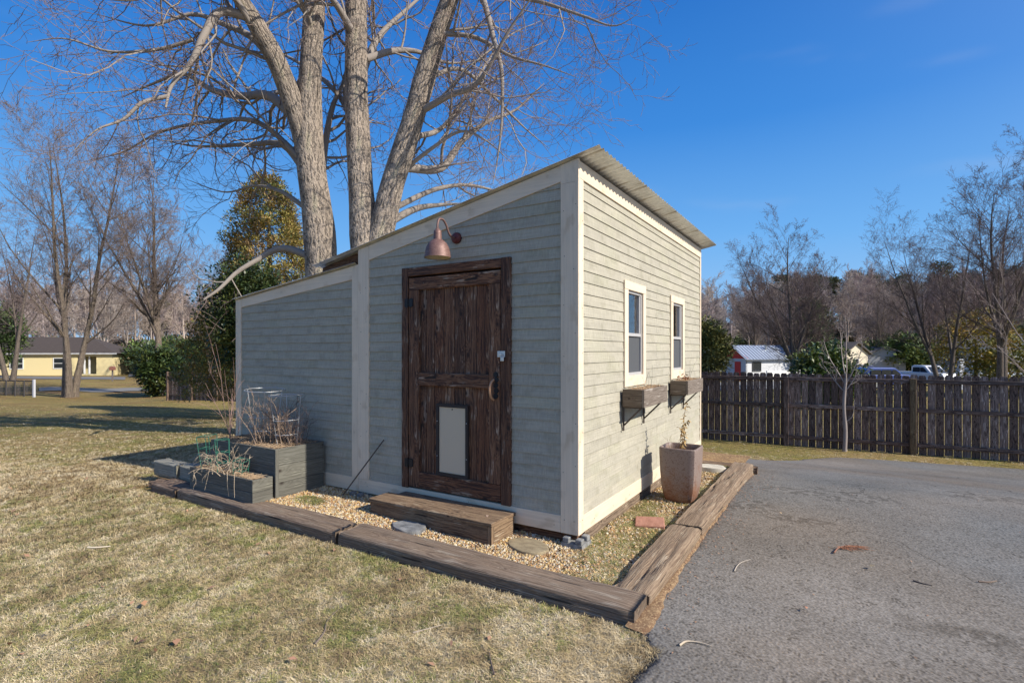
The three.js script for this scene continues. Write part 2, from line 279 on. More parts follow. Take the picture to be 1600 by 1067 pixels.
// pea gravel: loose stones
{
  const g = new THREE.IcosahedronGeometry(1, 0), q = g.attributes.position; const seen = new Map();
  for (let i = 0; i < q.count; i++) { const k = [q.getX(i), q.getY(i), q.getZ(i)].map((v) => v.toFixed(3)).join(); if (!seen.has(k)) seen.set(k, 0.8 + rnd() * 0.4); const s = seen.get(k); q.setXYZ(i, q.getX(i) * s, q.getY(i) * s, q.getZ(i) * s); }
  g.computeVertexNormals();
  const spots = [];
  for (let k = 0; k < 46000; k++) {
    const right = rnd() < 0.40, x = right ? rr(0.0, 0.52) : rr(-2.86, 0.06), z = right ? rr(-3.55, 0.66) : rr(-0.12, 0.66);
    if (right && z < -0.1) { const gr = fbm(x * 3 + 4, z * 1.6 + 8, 3); if (rnd() < smooth(0.36, 0.6, gr) * 0.72 + smooth(-0.2, -2.2, z) * 0.4) continue; }
    spots.push([x, z]);
  }
  const im = new THREE.InstancedMesh(g, std({ roughness: 0.8 }), spots.length), M = new THREE.Matrix4(), Q = new THREE.Quaternion(), E = new THREE.Euler(), c = new THREE.Color();
  const tones = [[0.50, 0.33, 0.13], [0.56, 0.40, 0.18], [0.60, 0.48, 0.27], [0.38, 0.22, 0.09], [0.46, 0.38, 0.28], [0.62, 0.54, 0.40], [0.28, 0.18, 0.10], [0.45, 0.25, 0.11]];
  spots.forEach(([x, z], i) => { const s = rr(0.0045, 0.0105) * (rnd() < 0.06 ? 1.5 : 1); E.set(rnd() * 6, rnd() * 6, rnd() * 6); Q.setFromEuler(E); M.compose(V(x, bedY(x) - 0.002 + rnd() * 0.012 + (fbm(x * 3, z * 3, 3) - 0.5) * 0.02, z), Q, V(s * rr(0.9, 1.5), s * rr(0.6, 0.9), s)); im.setMatrixAt(i, M); const t = tones[(rnd() * tones.length) | 0], v = rr(0.75, 1.15); im.setColorAt(i, c.setRGB(t[0] * v, t[1] * v, t[2] * v)); });
  im.name = 'pea_gravel'; im.castShadow = im.receiveShadow = true; scene.add(im); tag(im, 'tan pea gravel spread round the shed inside the timber edging', 'gravel', null, 'stuff');
}
// turf: short dormant blades in small tufts
function tuftGeo(seed, n, len, flat) {
  const r = rngOf(seed), m = new MB();
  for (let k = 0; k < n; k++) {
    const a = r() * 6.28, L = len * (0.5 + r() * 0.8), w = 0.0006 + r() * 0.0008, lean = flat * (0.4 + r()), x0 = (r() - 0.5) * 0.05, z0 = (r() - 0.5) * 0.05, ca = Math.cos(a), sa = Math.sin(a), sx = -sa * w, sz = ca * w;
    const p1 = [x0 + ca * L * 0.45 * lean, L * 0.42, z0 + sa * L * 0.45 * lean], p2 = [x0 + ca * L * (0.6 + 0.5 * lean) * Math.min(1, lean + 0.3), L * (0.75 - 0.38 * Math.min(1.4, lean)), z0 + sa * L * (0.6 + 0.5 * lean) * Math.min(1, lean + 0.3)];
    const n0 = [-ca * 0.5, 0.85, -sa * 0.5], b = m.p.length / 3;
    m.vert([x0 - sx, -0.005, z0 - sz], n0, [0, 0]); m.vert([x0 + sx, -0.005, z0 + sz], n0, [1, 0]); m.vert([p1[0] - sx, p1[1], p1[2] - sz], n0, [0, 0.5]); m.vert([p1[0] + sx, p1[1], p1[2] + sz], n0, [1, 0.5]); m.vert(p2, n0, [0.5, 1]);
    m.i.push(b, b + 1, b + 2, b + 2, b + 1, b + 3, b + 2, b + 3, b + 4);
  }
  return m.geo();
}
{
  const straw = [[0.64, 0.53, 0.34], [0.60, 0.47, 0.27], [0.54, 0.41, 0.21], [0.47, 0.345, 0.17], [0.36, 0.25, 0.13]], green = [[0.32, 0.285, 0.09], [0.38, 0.33, 0.12], [0.22, 0.245, 0.065]];
  const lists = [[], [], []], put = (x, z, s, g) => { const cl = vn(x * 6 + 31, z * 6 + 17) * 0.6 + vn(x * 17 + 3, z * 17) * 0.4, t = g ? green[(rnd() * 3) | 0] : straw[clamp(Math.floor((1 - cl) * 6 - 0.8 + (rnd() - 0.5) * 3), 0, 4)], v = rr(0.8, 1.12) * (0.72 + 0.5 * cl); lists[(rnd() * 3) | 0].push([x, inBed(x, z, 0) ? bedY(x) : landY(x, z) + bump2(x, z) * smooth(0.0, 1.2, Math.max(-5.2 - x, z - 0.6, -12.4 - z, 0)), z, s, [t[0] * v, t[1] * v, t[2] * v]]); };
  const F = [-SN, -CS], R = [CS, -SN];
  for (let k = 0; k < 260000; k++) {                 // spread evenly over the view, so thinning out with distance
    const depth = 1.9 / Math.pow(rnd(), 0.62), side = rr(-1.04, 1.04); if (depth > 26) continue;
    const x = CAM[0] + depth * (F[0] + R[0] * side), z = CAM[2] + depth * (F[1] + R[1] * side);
    if (inBed(x, z, -0.02) || inDrive(x, z, -0.01 + 0.05 * (rnd() - 0.5)) || (x > 0.45 && x < 0.76 && z < 0.9 && z > -3.6)) continue;
    if (z < 0.91 && z > 0.55 && x > -4.75 && x < 0.75) continue;
    const c = lawnTint(x, z), gp = clamp((c[1] / c[0] - 0.90) * 3.0 + 0.06 + 0.55 * smooth(0.58, 0.72, fbm(x * 4.2 + 3, z * 4.2, 3)));
    { const e = asphaltLeft(z) - x; if (z > 0.8 && e < 0.2 && rnd() > smooth(0.0, 0.2, e) + 0.25) continue; }
    put(x, z, rr(0.6, 1.15) * (1 + depth * 0.012), rnd() < gp);
  }
  for (let k = 0; k < 8500; k++) { const x = rr(0.02, 0.5), z = rr(-3.5, 0.55), gr = fbm(x * 3 + 4, z * 1.6 + 8, 3); if (rnd() > smooth(0.36, 0.56, gr)) continue; put(x, z, rr(0.5, 0.9), rnd() < 0.62); }
  for (let k = 0; k < 260; k++) { const a = rnd() * 6.28, d = Math.sqrt(rnd()) * 0.16; put(-2.5 + Math.cos(a) * d, 0.42 + Math.sin(a) * d * 0.6, rr(0.7, 1.1), true); }
  const M = new THREE.Matrix4(), Q = new THREE.Quaternion(), up = V(0, 1, 0), c = new THREE.Color();
  lists.forEach((L, v) => { const im = new THREE.InstancedMesh(tuftGeo(90 + v, 17, [0.032, 0.040, 0.028][v], [1.0, 0.7, 1.4][v]), std({ roughness: 0.9 }), L.length); L.forEach(([x, y, z, s, t], i) => { Q.setFromAxisAngle(up, rnd() * 6.28); M.compose(V(x, y, z), Q, V(s, s, s)); im.setMatrixAt(i, M); im.setColorAt(i, c.setRGB(...t)); }); im.name = ['turf_blades', 'turf_upright_blades', 'turf_flattened_blades'][v]; im.castShadow = im.receiveShadow = true; scene.add(im); tag(im, ['dormant straw and green turf blades across the lawn', 'taller straw and green turf blades across the lawn', 'flattened straw and green turf blades across the lawn'][v], 'grass', null, 'stuff'); });
}
// streets and drives beyond the lawn
{
  const flat = (name, pts, rgb, lift) => { const m = new MB(), n = pts.length / 2; for (let i = 0; i < n; i++) for (let k = 0; k <= 6; k++) { const a = pts[i], b = pts[pts.length - 1 - i], x = lerp(a[0], b[0], k / 6), z = lerp(a[1], b[1], k / 6); m.vert([x, landY(x, z) + bump2(x, z) * 1 + lift, z], [0, 1, 0], [x, z]); } for (let i = 0; i < n - 1; i++) for (let k = 0; k < 6; k++) { const a = i * 7 + k, b = a + 7; m.i.push(a, a + 1, b, b, a + 1, b + 1); } const g = m.geo(); g.computeVertexNormals(); const o = mesh(name, g, std({ color: C(...rgb), roughness: 0.95, side: THREE.DoubleSide })); o.userData.kind = 'structure'; };
  const strip = (px0, px1, d0, d1, n) => { const a = [], b = []; for (let i = 0; i <= n; i++) { const px = lerp(px0, px1, i / n), p = at(px, 600, d0 * (1 + 0.02 * Math.sin(i))), q = at(px, 600, d1 * (1 + 0.02 * Math.sin(i))); a.push([p.x, p.z]); b.unshift([q.x, q.z]); } return [...a, ...b]; };
  flat('street', strip(-400, 195, 57, 64, 14), [0.17, 0.16, 0.15], 0.05);
  flat('side_road', strip(200, 520, 66, 84, 10), [0.17, 0.165, 0.155], 0.06);
  flat('concrete_path', strip(60, 262, 38.5, 42.5, 10), [0.20, 0.185, 0.16], 0.045);
  flat('back_street', strip(1000, 1290, 44, 56, 8), [0.24, 0.23, 0.215], 0.06);
}
// ================================================================ SHED
const sidingT = (() => {
  const hh = new Float32Array(1024 * 512);
  const map = tex(512, 1024, (u, v, i, j) => {       // u across the board, v along it; saw marks run across
    const saw = vn(u * 24, v * 420, 24, 420), saw2 = vn(u * 20 + 5, v * 190, 20, 190), gr = vn(u * 150, v * 9, 150, 9), blot = fbm(u * 3 + 1, v * 6, 5, 3, 6), mil = smooth(0.58, 0.78, fbm(u * 8 + 30, v * 14 + 4, 5, 8, 14)), sp = NT[(i * 91 + j * 557) & 65535] > 0.9965 ? 1 : 0;
    let b = 0.80 + (saw - 0.5) * 0.055 + (saw2 - 0.5) * 0.035 + (gr - 0.5) * 0.06 + (blot - 0.5) * 0.08;
    hh[j * 512 + i] = clamp(0.5 + (saw - 0.5) * 0.6 + (saw2 - 0.5) * 0.4 + (gr - 0.5) * 0.3);
    let c = [b, b, b * 0.985]; c = mix3(c, [b * 0.80, b * 0.80, b * 0.74], mil * 0.28); c = mix3(c, [b * 0.95, b * 0.99, b * 0.86], smooth(0.5, 0.7, fbm(u * 2 + 60, v * 4 + 60, 3, 2, 4)) * 0.15); return sp ? c.map((q) => q * 0.55) : c;
  }, { repeat: [1 / 0.8, 1 / 1.6] });
  const bump = tex(512, 1024, (u, v, i, j) => hh[j * 512 + i], { grey: true, repeat: [1 / 0.8, 1 / 1.6] });
  return { map, bump };
})();
const sidingMats = [[0.650, 0.592, 0.470], [0.629, 0.574, 0.457], [0.664, 0.604, 0.478], [0.640, 0.584, 0.468]].map((c) => std({ color: C(...c), map: sidingT.map, bumpMap: sidingT.bump, bumpScale: 0.0025, roughness: 0.92 }));
const trimT = tex(256, 1024, (u, v, i, j) => { const g = vn(u * 60, v * 8, 60, 8), b = fbm(u * 3, v * 9, 5, 3, 9), s = NT[(i * 57 + j * 211) & 65535]; let q = 0.93 + (g - 0.5) * 0.05 + (b - 0.5) * 0.06 + (s - 0.5) * 0.02; const d = smooth(0.63, 0.8, fbm(u * 5 + 9, v * 11 + 2, 5, 5, 11)) * 0.07; return [q - d * 0.8, q - d, q - d * 1.25]; }, { repeat: [1 / 0.4, 1 / 1.6] });
const trimMats = [[0.86, 0.70, 0.505], [0.835, 0.68, 0.49], [0.875, 0.71, 0.515]].map((c) => std({ color: C(...c), map: trimT, roughness: 0.7 }));
const trimMat = () => trimMats[(rnd() * 3) | 0];
const darkW = woodTex(11, { base: [0.44, 0.315, 0.225], dark: [0.23, 0.145, 0.10], pale: [0.60, 0.55, 0.50], worn: 0.46, knots: 6, contrast: 1.5, cracks: 0.8 });
const doorMats = [[1.15, 1.05, 0.95], [0.85, 0.75, 0.67], [1.38, 1.27, 1.14], [1.1, 0.87, 0.69]].map((c) => std({ map: darkW.map, bumpMap: darkW.bump, bumpScale: 0.004, color: C(...c), roughness: 0.78 }));
const greyW = woodTex(23, { base: [0.52, 0.475, 0.415], dark: [0.33, 0.285, 0.24], pale: [0.64, 0.61, 0.56], worn: 0.4, knots: 4, contrast: 1.25, cracks: 0.6 });
const beamMat = std({ map: greyW.map, bumpMap: greyW.bump, bumpScale: 0.004, color: C(0.75, 0.46, 0.32), roughness: 0.95 });
const rawMat = std({ map: greyW.map, color: C(0.6, 0.5, 0.4), roughness: 0.95 });
const iron = std({ color: C(0.018, 0.018, 0.02), roughness: 0.5, metalness: 0.4 });
const steel = std({ color: C(0.62, 0.62, 0.60), roughness: 0.38, metalness: 0.9 });
const nailMat = std({ color: C(0.16, 0.13, 0.10), roughness: 0.7 });

const shed = thing('garden_shed', 'sage green lap sided garden shed with cream trim and sloping metal roof', 'shed');
const BASE = 0.10, BT = 0.228, WL = 4.39, WM = 2.3227, DEP = 4.005, ROW = 0.0873;
const mainTop = (x) => 2.871 + 0.1887 * x, leanTop = (x) => 2.292 + 0.1186 * (x + WM), mainIn = (x) => 2.748 + 0.1976 * x, leanIn = (x) => 2.148 + 0.101 * (x + 2.41);
const nailsOn = (list, parent) => { if (!list.length) return; const gs = list.map(([x, y, z, r]) => { const g = new THREE.CylinderGeometry(r, r, 0.002, 6); g.rotateX(Math.PI / 2); return g.translate(x, y, z); }); const o = mesh('nail_heads', mergeGeometries(gs), nailMat, parent); o.userData.kind = 'stuff'; };

// siding of one wall in its own plane (x along, y up, z out): rows of lapped boards cut round openings and under a slope
function siding(parent, x0, x1, y0, top, opens, joints) {
  let row = 0; const nails = [];
  for (let y = y0; y < 3; y += ROW, row++) {
    const ya = y + 0.0012, yb = y + ROW + 0.010, mid = y + ROW * 0.5;
    if (Math.max(top(x0), top(x1)) < ya + 0.004) break;
    let spans = [[x0, x1]];
    for (const [a, b, c, d] of opens) if (yb > c && ya < d) spans = spans.flatMap(([s, e]) => b <= s || a >= e ? [[s, e]] : [[s, Math.min(e, a)], [Math.max(s, b), e]].filter(([p, q]) => q - p > 0.004));
    const extra = []; for (const [a, b, c, d] of opens) { const s = Math.max(a, x0), e = Math.min(b, x1); if (ya < d && yb > d) extra.push([s, e, d, yb]); if (ya < c && yb > c) extra.push([s, e, ya, c]); }
    for (const [s, e, p, q] of extra) { const poly = clipTop([[s, p], [e, p], [e, q], [s, q]], top); if (poly.length > 2 && q - p > 0.003) mesh('siding_board', prism(poly, (yy) => -0.0075 - 0.0085 * clamp((yy - ya) / ROW), -0.030, true), sidingMats[1], parent); }
    const js = joints ? joints(row) : [];
    for (const j of js) spans = spans.flatMap(([s, e]) => j > s + 0.05 && j < e - 0.05 ? [[s, j - 0.0012], [j + 0.0012, e]] : [[s, e]]);
    for (const [s, e] of spans) {
      const wob = (vn(row * 3.3 + s, 4) - 0.5) * 0.003, poly = clipTop([[s, ya + wob], [e, ya + wob * 0.6], [e, yb], [s, yb]], top); if (poly.length < 3) continue;
      const g = prism(poly, (yy) => -0.0075 - 0.0085 * clamp((yy - ya) / ROW), -0.030, true);
      mesh('siding_board', g, sidingMats[(rnd() * 4) | 0], parent);
      for (let q = s + 0.03; q < e; q += 0.41) if (rnd() < 0.5 && top(q) > y + 0.03) nails.push([q, y + 0.018 + rnd() * 0.004, -0.0085, 0.0028]);
    }
  }
  nailsOn(nails, parent);
}
function trimBoard(parent, name, x0, x1, y0, y1, z0 = -0.026, z1 = 0, m = trimMat()) { return mesh(name, box(x0, x1, y0, y1, z0, z1, 0.0025), m, parent); }
function holed(w0, w1, poly, holes, depth) { const s = new THREE.Shape(poly.map(([x, y]) => new THREE.Vector2(x, y))); for (const [a, b, c, d] of holes) { const h = new THREE.Path(); h.moveTo(a, c); h.lineTo(a, d); h.lineTo(b, d); h.lineTo(b, c); h.closePath(); s.holes.push(h); } const g = new THREE.ExtrudeGeometry(s, { depth, bevelEnabled: false }); return g.translate(0, 0, w0); }

const DOOR = [-1.7455, -0.582, 0.226, 2.2];          // outer door frame
// ---- front wall of the tall part
{
  const w = part('front_wall', shed);
  mesh('sheathing', holed(-0.09, 0, [[-WM + 0.01, BASE], [-0.03, BASE], [-0.03, mainTop(-0.03) - 0.01], [-WM + 0.01, mainTop(-WM) - 0.01]], [[DOOR[0] + 0.02, DOOR[1] - 0.02, DOOR[2] + 0.02, DOOR[3] - 0.02]], 0.055), rawMat, w);
  siding(w, -2.183, -0.1435, BT, (x) => mainIn(x) + 0.012, [[DOOR[0], DOOR[1], 0, DOOR[3]]], (row) => row > 22 && row % 2 ? [-0.95 - (row % 3) * 0.2] : []);
  trimBoard(w, 'corner_board', -0.1454, 0, BASE, 2.70, -0.028, 0.0);
  mesh('corner_board', prism([[-0.1454, 2.7005], [0, 2.7005], [0, 2.868], [-0.1454, mainTop(-0.1454) - 0.003]], 0, -0.028, false), trimMats[0], w);
  mesh('fascia_board', prism([[-2.1792, mainIn(-2.1792)], [-0.146, mainIn(-0.146)], [-0.146, mainTop(-0.146) - 0.004], [-2.1792, mainTop(-2.1792) - 0.004]], -0.0025, -0.028, true), trimMats[0], w);
  mesh('corner_board', prism([[-WM, BT + 0.001], [-2.18, BT + 0.001], [-2.18, mainTop(-2.18) - 0.004], [-WM, mainTop(-WM) - 0.004]], 0, -0.028, false), trimMats[2], w);
  trimBoard(w, 'base_board', -WM, -0.1462, BASE, BT, -0.028, -0.002, trimMats[1]);
  const n = []; for (const x of [-0.12, -0.03, -2.29, -2.21]) for (let y = 0.2; y < 2.6; y += rr(0.3, 0.5)) if (y < mainTop(x) - 0.1) n.push([x + rr(-0.01, 0.01), y, 0.0008, 0.0034]);
  for (let x = -2.2; x < -0.2; x += 0.4) n.push([x, rr(0.13, 0.2), -0.0012, 0.0034]);
  nailsOn(n, w);
}
// ---- front wall of the low part
{
  const w = part('lean_to_front_wall', shed), L = -WL, R = -WM - 0.001;
  mesh('sheathing', holed(-0.09, 0, [[L + 0.03, BASE], [R, BASE], [R, leanTop(R) - 0.01], [L + 0.03, leanTop(L + 0.03) - 0.01]], [], 0.055), rawMat, w);
  siding(w, -4.285, -2.409, BT, (x) => leanIn(x) + 0.012, [], (row) => row % 3 === 1 ? [-3.1 - (row % 2) * 0.5] : []);
  mesh('corner_board', prism([[L, BASE], [-4.284, BASE], [-4.284, leanTop(-4.284) - 0.004], [L, leanTop(L) - 0.004]], 0, -0.028, false), trimMats[1], w);
  mesh('corner_board', prism([[-2.411, BT + 0.001], [R, BT + 0.001], [R, leanTop(R) - 0.004], [-2.411, leanTop(-2.411) - 0.004]], 0, -0.028, false), trimMats[0], w);
  mesh('fascia_board', prism([[-4.2832, leanIn(-4.2832)], [-2.4118, leanIn(-2.4118)], [-2.4118, leanTop(-2.4118) - 0.004], [-4.2832, leanTop(-4.2832) - 0.004]], -0.0025, -0.028, true), trimMats[2], w);
  trimBoard(w, 'base_board', -4.2832, R - 0.001, BASE, BT, -0.028, -0.002, trimMats[0]);
}
// ---- right wall (own plane: x runs back along the wall, z out)
const WIN = [[0.9706, 1.5675], [2.4767, 3.0794]];
{
  const w = part('side_wall', shed, [0, 0, 0], Math.PI / 2), tp = () => 2.735;
  const holes = WIN.map(([a, b]) => [a + 0.085, b - 0.085, 1.215, 2.015]);
  mesh('sheathing', holed(-0.09, 0, [[0.03, BASE], [DEP - 0.03, BASE], [DEP - 0.03, 2.85], [0.03, 2.85]], holes, 0.055), rawMat, w);
  siding(w, 0.091, DEP - 0.049, BT, tp, WIN.map(([a, b]) => [a + 0.002, b - 0.002, 1.132, 2.0868]), (row) => row % 4 === 3 ? [] : (row > 10 && row < 20) || row < 4 ? [1.9735] : row > 23 ? [2.44] : row % 3 ? [1.9735, 3.3] : [3.1]);
  trimBoard(w, 'corner_board', 0.0005, 0.0905, BASE, 2.7275, -0.0275, 0.0015, trimMats[2]);
  trimBoard(w, 'corner_board', DEP - 0.05, DEP, BASE, 2.7275, -0.028, 0.0, trimMats[1]);
  trimBoard(w, 'fascia_board', 0.0005, DEP, 2.729, 2.858, -0.028, 0.0005, trimMats[0]);
  trimBoard(w, 'base_board', 0.092, DEP - 0.0512, BASE, BT, -0.028, -0.0015, trimMats[1]);
  const n = []; for (const x of [0.025, 0.07]) for (let y = 0.2; y < 2.7; y += rr(0.25, 0.45)) n.push([x, y, 0.0022, 0.0034]); for (let x = 0.3; x < 3.9; x += 0.4) { n.push([x, 0.15, -0.0008, 0.0034]); n.push([x + 0.1, 2.78, 0.0012, 0.003]); } nailsOn(n, w);
}
// ---- the other walls, floor and sill beams
{
  mesh('back_wall', prism([[-WM, BASE], [-0.03, BASE], [-0.03, 2.85], [-WM, 2.42]], -DEP + 0.09, -DEP, true), sidingMats[0], shed);
  mesh('lean_to_back_wall', prism([[-WL + 0.03, BASE], [-WM - 0.001, BASE], [-WM - 0.001, 2.28], [-WL + 0.03, 2.03]], -DEP + 0.09, -DEP, true), sidingMats[1], shed);
  mesh('party_wall', box(-WM + 0.012, -WM + 0.08, BASE, 2.42, -DEP + 0.1, -0.095), rawMat, shed);
  mesh('lean_to_side_wall', box(-WL + 0.002, -WL + 0.07, BASE, 2.03, -DEP + 0.1, -0.03), sidingMats[2], shed);
  mesh('shed_floor', box(-WL + 0.08, -0.1, BASE + 0.002, BASE + 0.05, -DEP + 0.1, -0.1), rawMat, shed);
  mesh('sill_beam', box(-WL + 0.05, -0.03, -0.06, BASE - 0.002, -0.14, -0.045), beamMat, shed);
  mesh('sill_beam', box(-0.13, -0.020, -0.06, BASE - 0.004, -DEP + 0.03, -0.16), std({ map: greyW.map, bumpMap: greyW.bump, bumpScale: 0.004, color: C(1.05, 0.92, 0.80), roughness: 0.95 }), shed);
}
// ---- corrugated roof sheets
const galv = tex(512, 512, (u, v, i, j) => { const a = fbm(u * 7, v * 7, 4, 7, 7), b = vn(u * 60, v * 60, 60, 60), s = fbm(u * 3 + 20, v * 30, 4, 3, 30); const q = 0.84 + (a - 0.5) * 0.16 + (b - 0.5) * 0.06; return mix3([q, q * 1.005, q * 0.99], [0.48, 0.42, 0.34], smooth(0.62, 0.85, s) * 0.6); });
const galvMat = std({ map: galv, color: C(0.97, 0.98, 0.98), roughness: 0.4, metalness: 0.3, side: THREE.DoubleSide });
function roofSheet(x0, x1, z0, z1, yOf) {
  const m = new MB(), P = 0.0762, A = 0.0085, n = Math.round((z0 - z1) / P * 8), k = 6;
  for (const s of [1, -1]) { const base = m.p.length / 3;
    for (let j = 0; j <= n; j++) for (let i = 0; i <= k; i++) { const z = z0 + (z1 - z0) * j / n, x = x0 + (x1 - x0) * i / k, ph = (z0 - z) / P * Math.PI * 2, ny = Math.cos(Math.atan(A * Math.PI * 2 / P * Math.cos(ph))); m.vert([x, yOf(x) + A * Math.sin(ph) + s * 0.0006, z], [0, s * ny, s * Math.sin(Math.atan(A * Math.PI * 2 / P * Math.cos(ph)))], [x, z]); }
    for (let j = 0; j < n; j++) for (let i = 0; i < k; i++) { const a = base + j * (k + 1) + i, b = a + k + 1; s > 0 ? m.i.push(a, a + 1, b, b, a + 1, b + 1) : m.i.push(a, b, a + 1, b, b + 1, a + 1); } }
  return m.geo();
}
mesh('metal_roof', roofSheet(-2.97, 0.172, 0.035, -4.17, (x) => mainTop(x) + 0.0135), galvMat, shed);
mesh('lean_to_metal_roof', roofSheet(-4.42, -2.36, 0.03, -4.1, (x) => leanTop(x) + 0.0125), galvMat, shed);
{ // rafters under the eaves of the tall roof
  for (const z of [-0.07, -1.0, -2.0, -3.0, -3.9]) { const o = mesh('rafter', prism([[-2.93, mainTop(-2.93) - 0.09], [-WM - 0.003, mainTop(-WM) - 0.1], [-WM - 0.003, mainTop(-WM) - 0.004], [-2.93, mainTop(-2.93) - 0.004]], z, z - 0.04, true), beamMat, shed); }
}
// ---- door
{
  const d = part('door', shed), [x0, x1, y0, y1] = DOOR, il = -1.669, ir = -0.6705, M = (k) => doorMats[k & 3], add = (name, a, b, c, e, z0, z1, k) => mesh(name, box(a, b, c, e, z0, z1, 0.004), M(k), d);
  add('door_jamb', x0, il, y0 + 0.002, y1, -0.06, 0.012, 1); add('door_jamb', ir, x1, y0 + 0.002, y1, -0.06, 0.013, 1); add('door_header', il + 0.001, ir - 0.001, 2.122, y1 - 0.002, -0.06, 0.011, 0);
  const sl = -1.548, sr = -0.79, t0 = 2.106, z = 0.004;
  add('stile', il + 0.006, sl, 0.242, 1.996, -0.035, z, 0); add('stile', sr, ir - 0.008, 0.382, 1.996, -0.035, z + 0.001, 2);
  add('rail', il + 0.006, ir - 0.008, 1.9972, t0, -0.035, z - 0.001, 2); add('rail', sl + 0.001, sr - 0.001, 1.150, 1.262, -0.035, z + 0.004, 0); add('rail', sl + 0.001, ir - 0.008, 0.242, 0.3808, -0.035, z - 0.001, 3);
  const planks = [-1.556, -1.475, -1.39, -1.275, -1.165, -1.052, -0.93, -0.78];
  for (let k = 0; k < planks.length - 1; k++) mesh('plank', box(planks[k] + 0.0012, planks[k + 1] - 0.0012, 0.36, 2.01, -0.05, -0.020 - (k % 3) * 0.0015, 0.003), M(k * 3 + 1), d);
  const nl = []; for (let x = -1.6; x < -0.7; x += 0.11) { nl.push([x, 2.02 + rr(0, 0.05), z + 0.0005, 0.004]); if (x > sl && x < sr) nl.push([x, 1.2 + rr(-0.03, 0.03), z + 0.0045, 0.004]); } nailsOn(nl, d);
  // pet door: beige cover in a dark frame
  const petF = std({ color: C(0.03, 0.022, 0.018), roughness: 0.7 });
  mesh('pet_door_frame', holed(-0.02, 0, [[-1.345, 0.385], [-1.005, 0.385], [-1.005, 1.00], [-1.345, 1.00]], [[-1.318, -1.03, 0.410, 0.975]], 0.026), petF, d);
  const pc = mesh('pet_door_cover', box(-1.319, -1.029, 0.409, 0.976, -0.016, -0.003, 0.004), std({ color: C(0.60, 0.485, 0.335), roughness: 0.55 }), d); pc.userData.label = 'beige sliding cover of the pet door';
  const dots = []; for (const y of [0.55, 0.85]) for (const x of [-1.332, -1.017]) { const g = new THREE.SphereGeometry(0.0045, 8, 6); g.translate(x, y, 0.0065); dots.push(g); } mesh('frame_screws', mergeGeometries(dots), steel, d);
  { const g = new THREE.SphereGeometry(0.006, 8, 6); g.translate(-1.174, 0.957, -0.003); mesh('cover_knob', g, iron, d); }
  // hinges: black butterfly plates
  for (const y of [1.885, 0.455]) { const g = []; for (const s of [-1, 1]) { g.push(box(-1.668 + (s < 0 ? -0.040 : 0.008), -1.668 + (s < 0 ? -0.004 : 0.058), y - 0.034, y + 0.034, 0.006, 0.014, 0.002)); for (const q of [-1, 1]) { const c = new THREE.CylinderGeometry(0.014, 0.014, 0.008, 10); c.rotateX(Math.PI / 2); g.push(c.translate(-1.668 + s * 0.022 + (s > 0 ? 0.012 : 0), y + q * 0.026, 0.0102)); } } const k = new THREE.CylinderGeometry(0.006, 0.006, 0.085, 8); g.push(k.translate(-1.668, y, 0.016)); mesh('hinge', mergeGeometries(g.map((q) => q.index ? q.toNonIndexed() : q)), iron, d); }
  // hasp
  { const g = [box(-0.70, -0.628, 1.405, 1.455, 0.013, 0.020, 0.002), box(-0.69, -0.655, 1.418, 1.442, 0.02, 0.030, 0.003), box(-0.665, -0.632, 1.372, 1.412, 0.018, 0.034, 0.005)]; const t = new THREE.TorusGeometry(0.011, 0.003, 6, 14); g.push(t.translate(-0.648, 1.414, 0.028).toNonIndexed()); mesh('hasp', mergeGeometries(g.map((q) => q.index ? q.toNonIndexed() : q)), steel, d); }
  // handle: scalloped black plate and a worn wooden bow
  { const g = []; for (let k = 0; k < 5; k++) { const c = new THREE.CylinderGeometry(0.022, 0.022, 0.007, 12); c.rotateX(Math.PI / 2); g.push(c.translate(-0.722 + (k % 2 ? 0.006 : 0), 1.235 - 0.043 * k + 0.03, 0.009)); } mesh('handle_plate', mergeGeometries(g), iron, d);
    const pts = curve([V(-0.738, 1.225, 0.012), V(-0.742, 1.20, 0.045), V(-0.745, 1.14, 0.058), V(-0.742, 1.085, 0.045), V(-0.738, 1.06, 0.012)], 14); mesh('handle', tube(new MB(), pts, (t) => 0.008 + 0.003 * Math.sin(t * Math.PI), 8).geo(), std({ color: C(0.46, 0.25, 0.13), roughness: 0.45 }), d).userData.label = 'worn tan bow of the door handle'; }
}
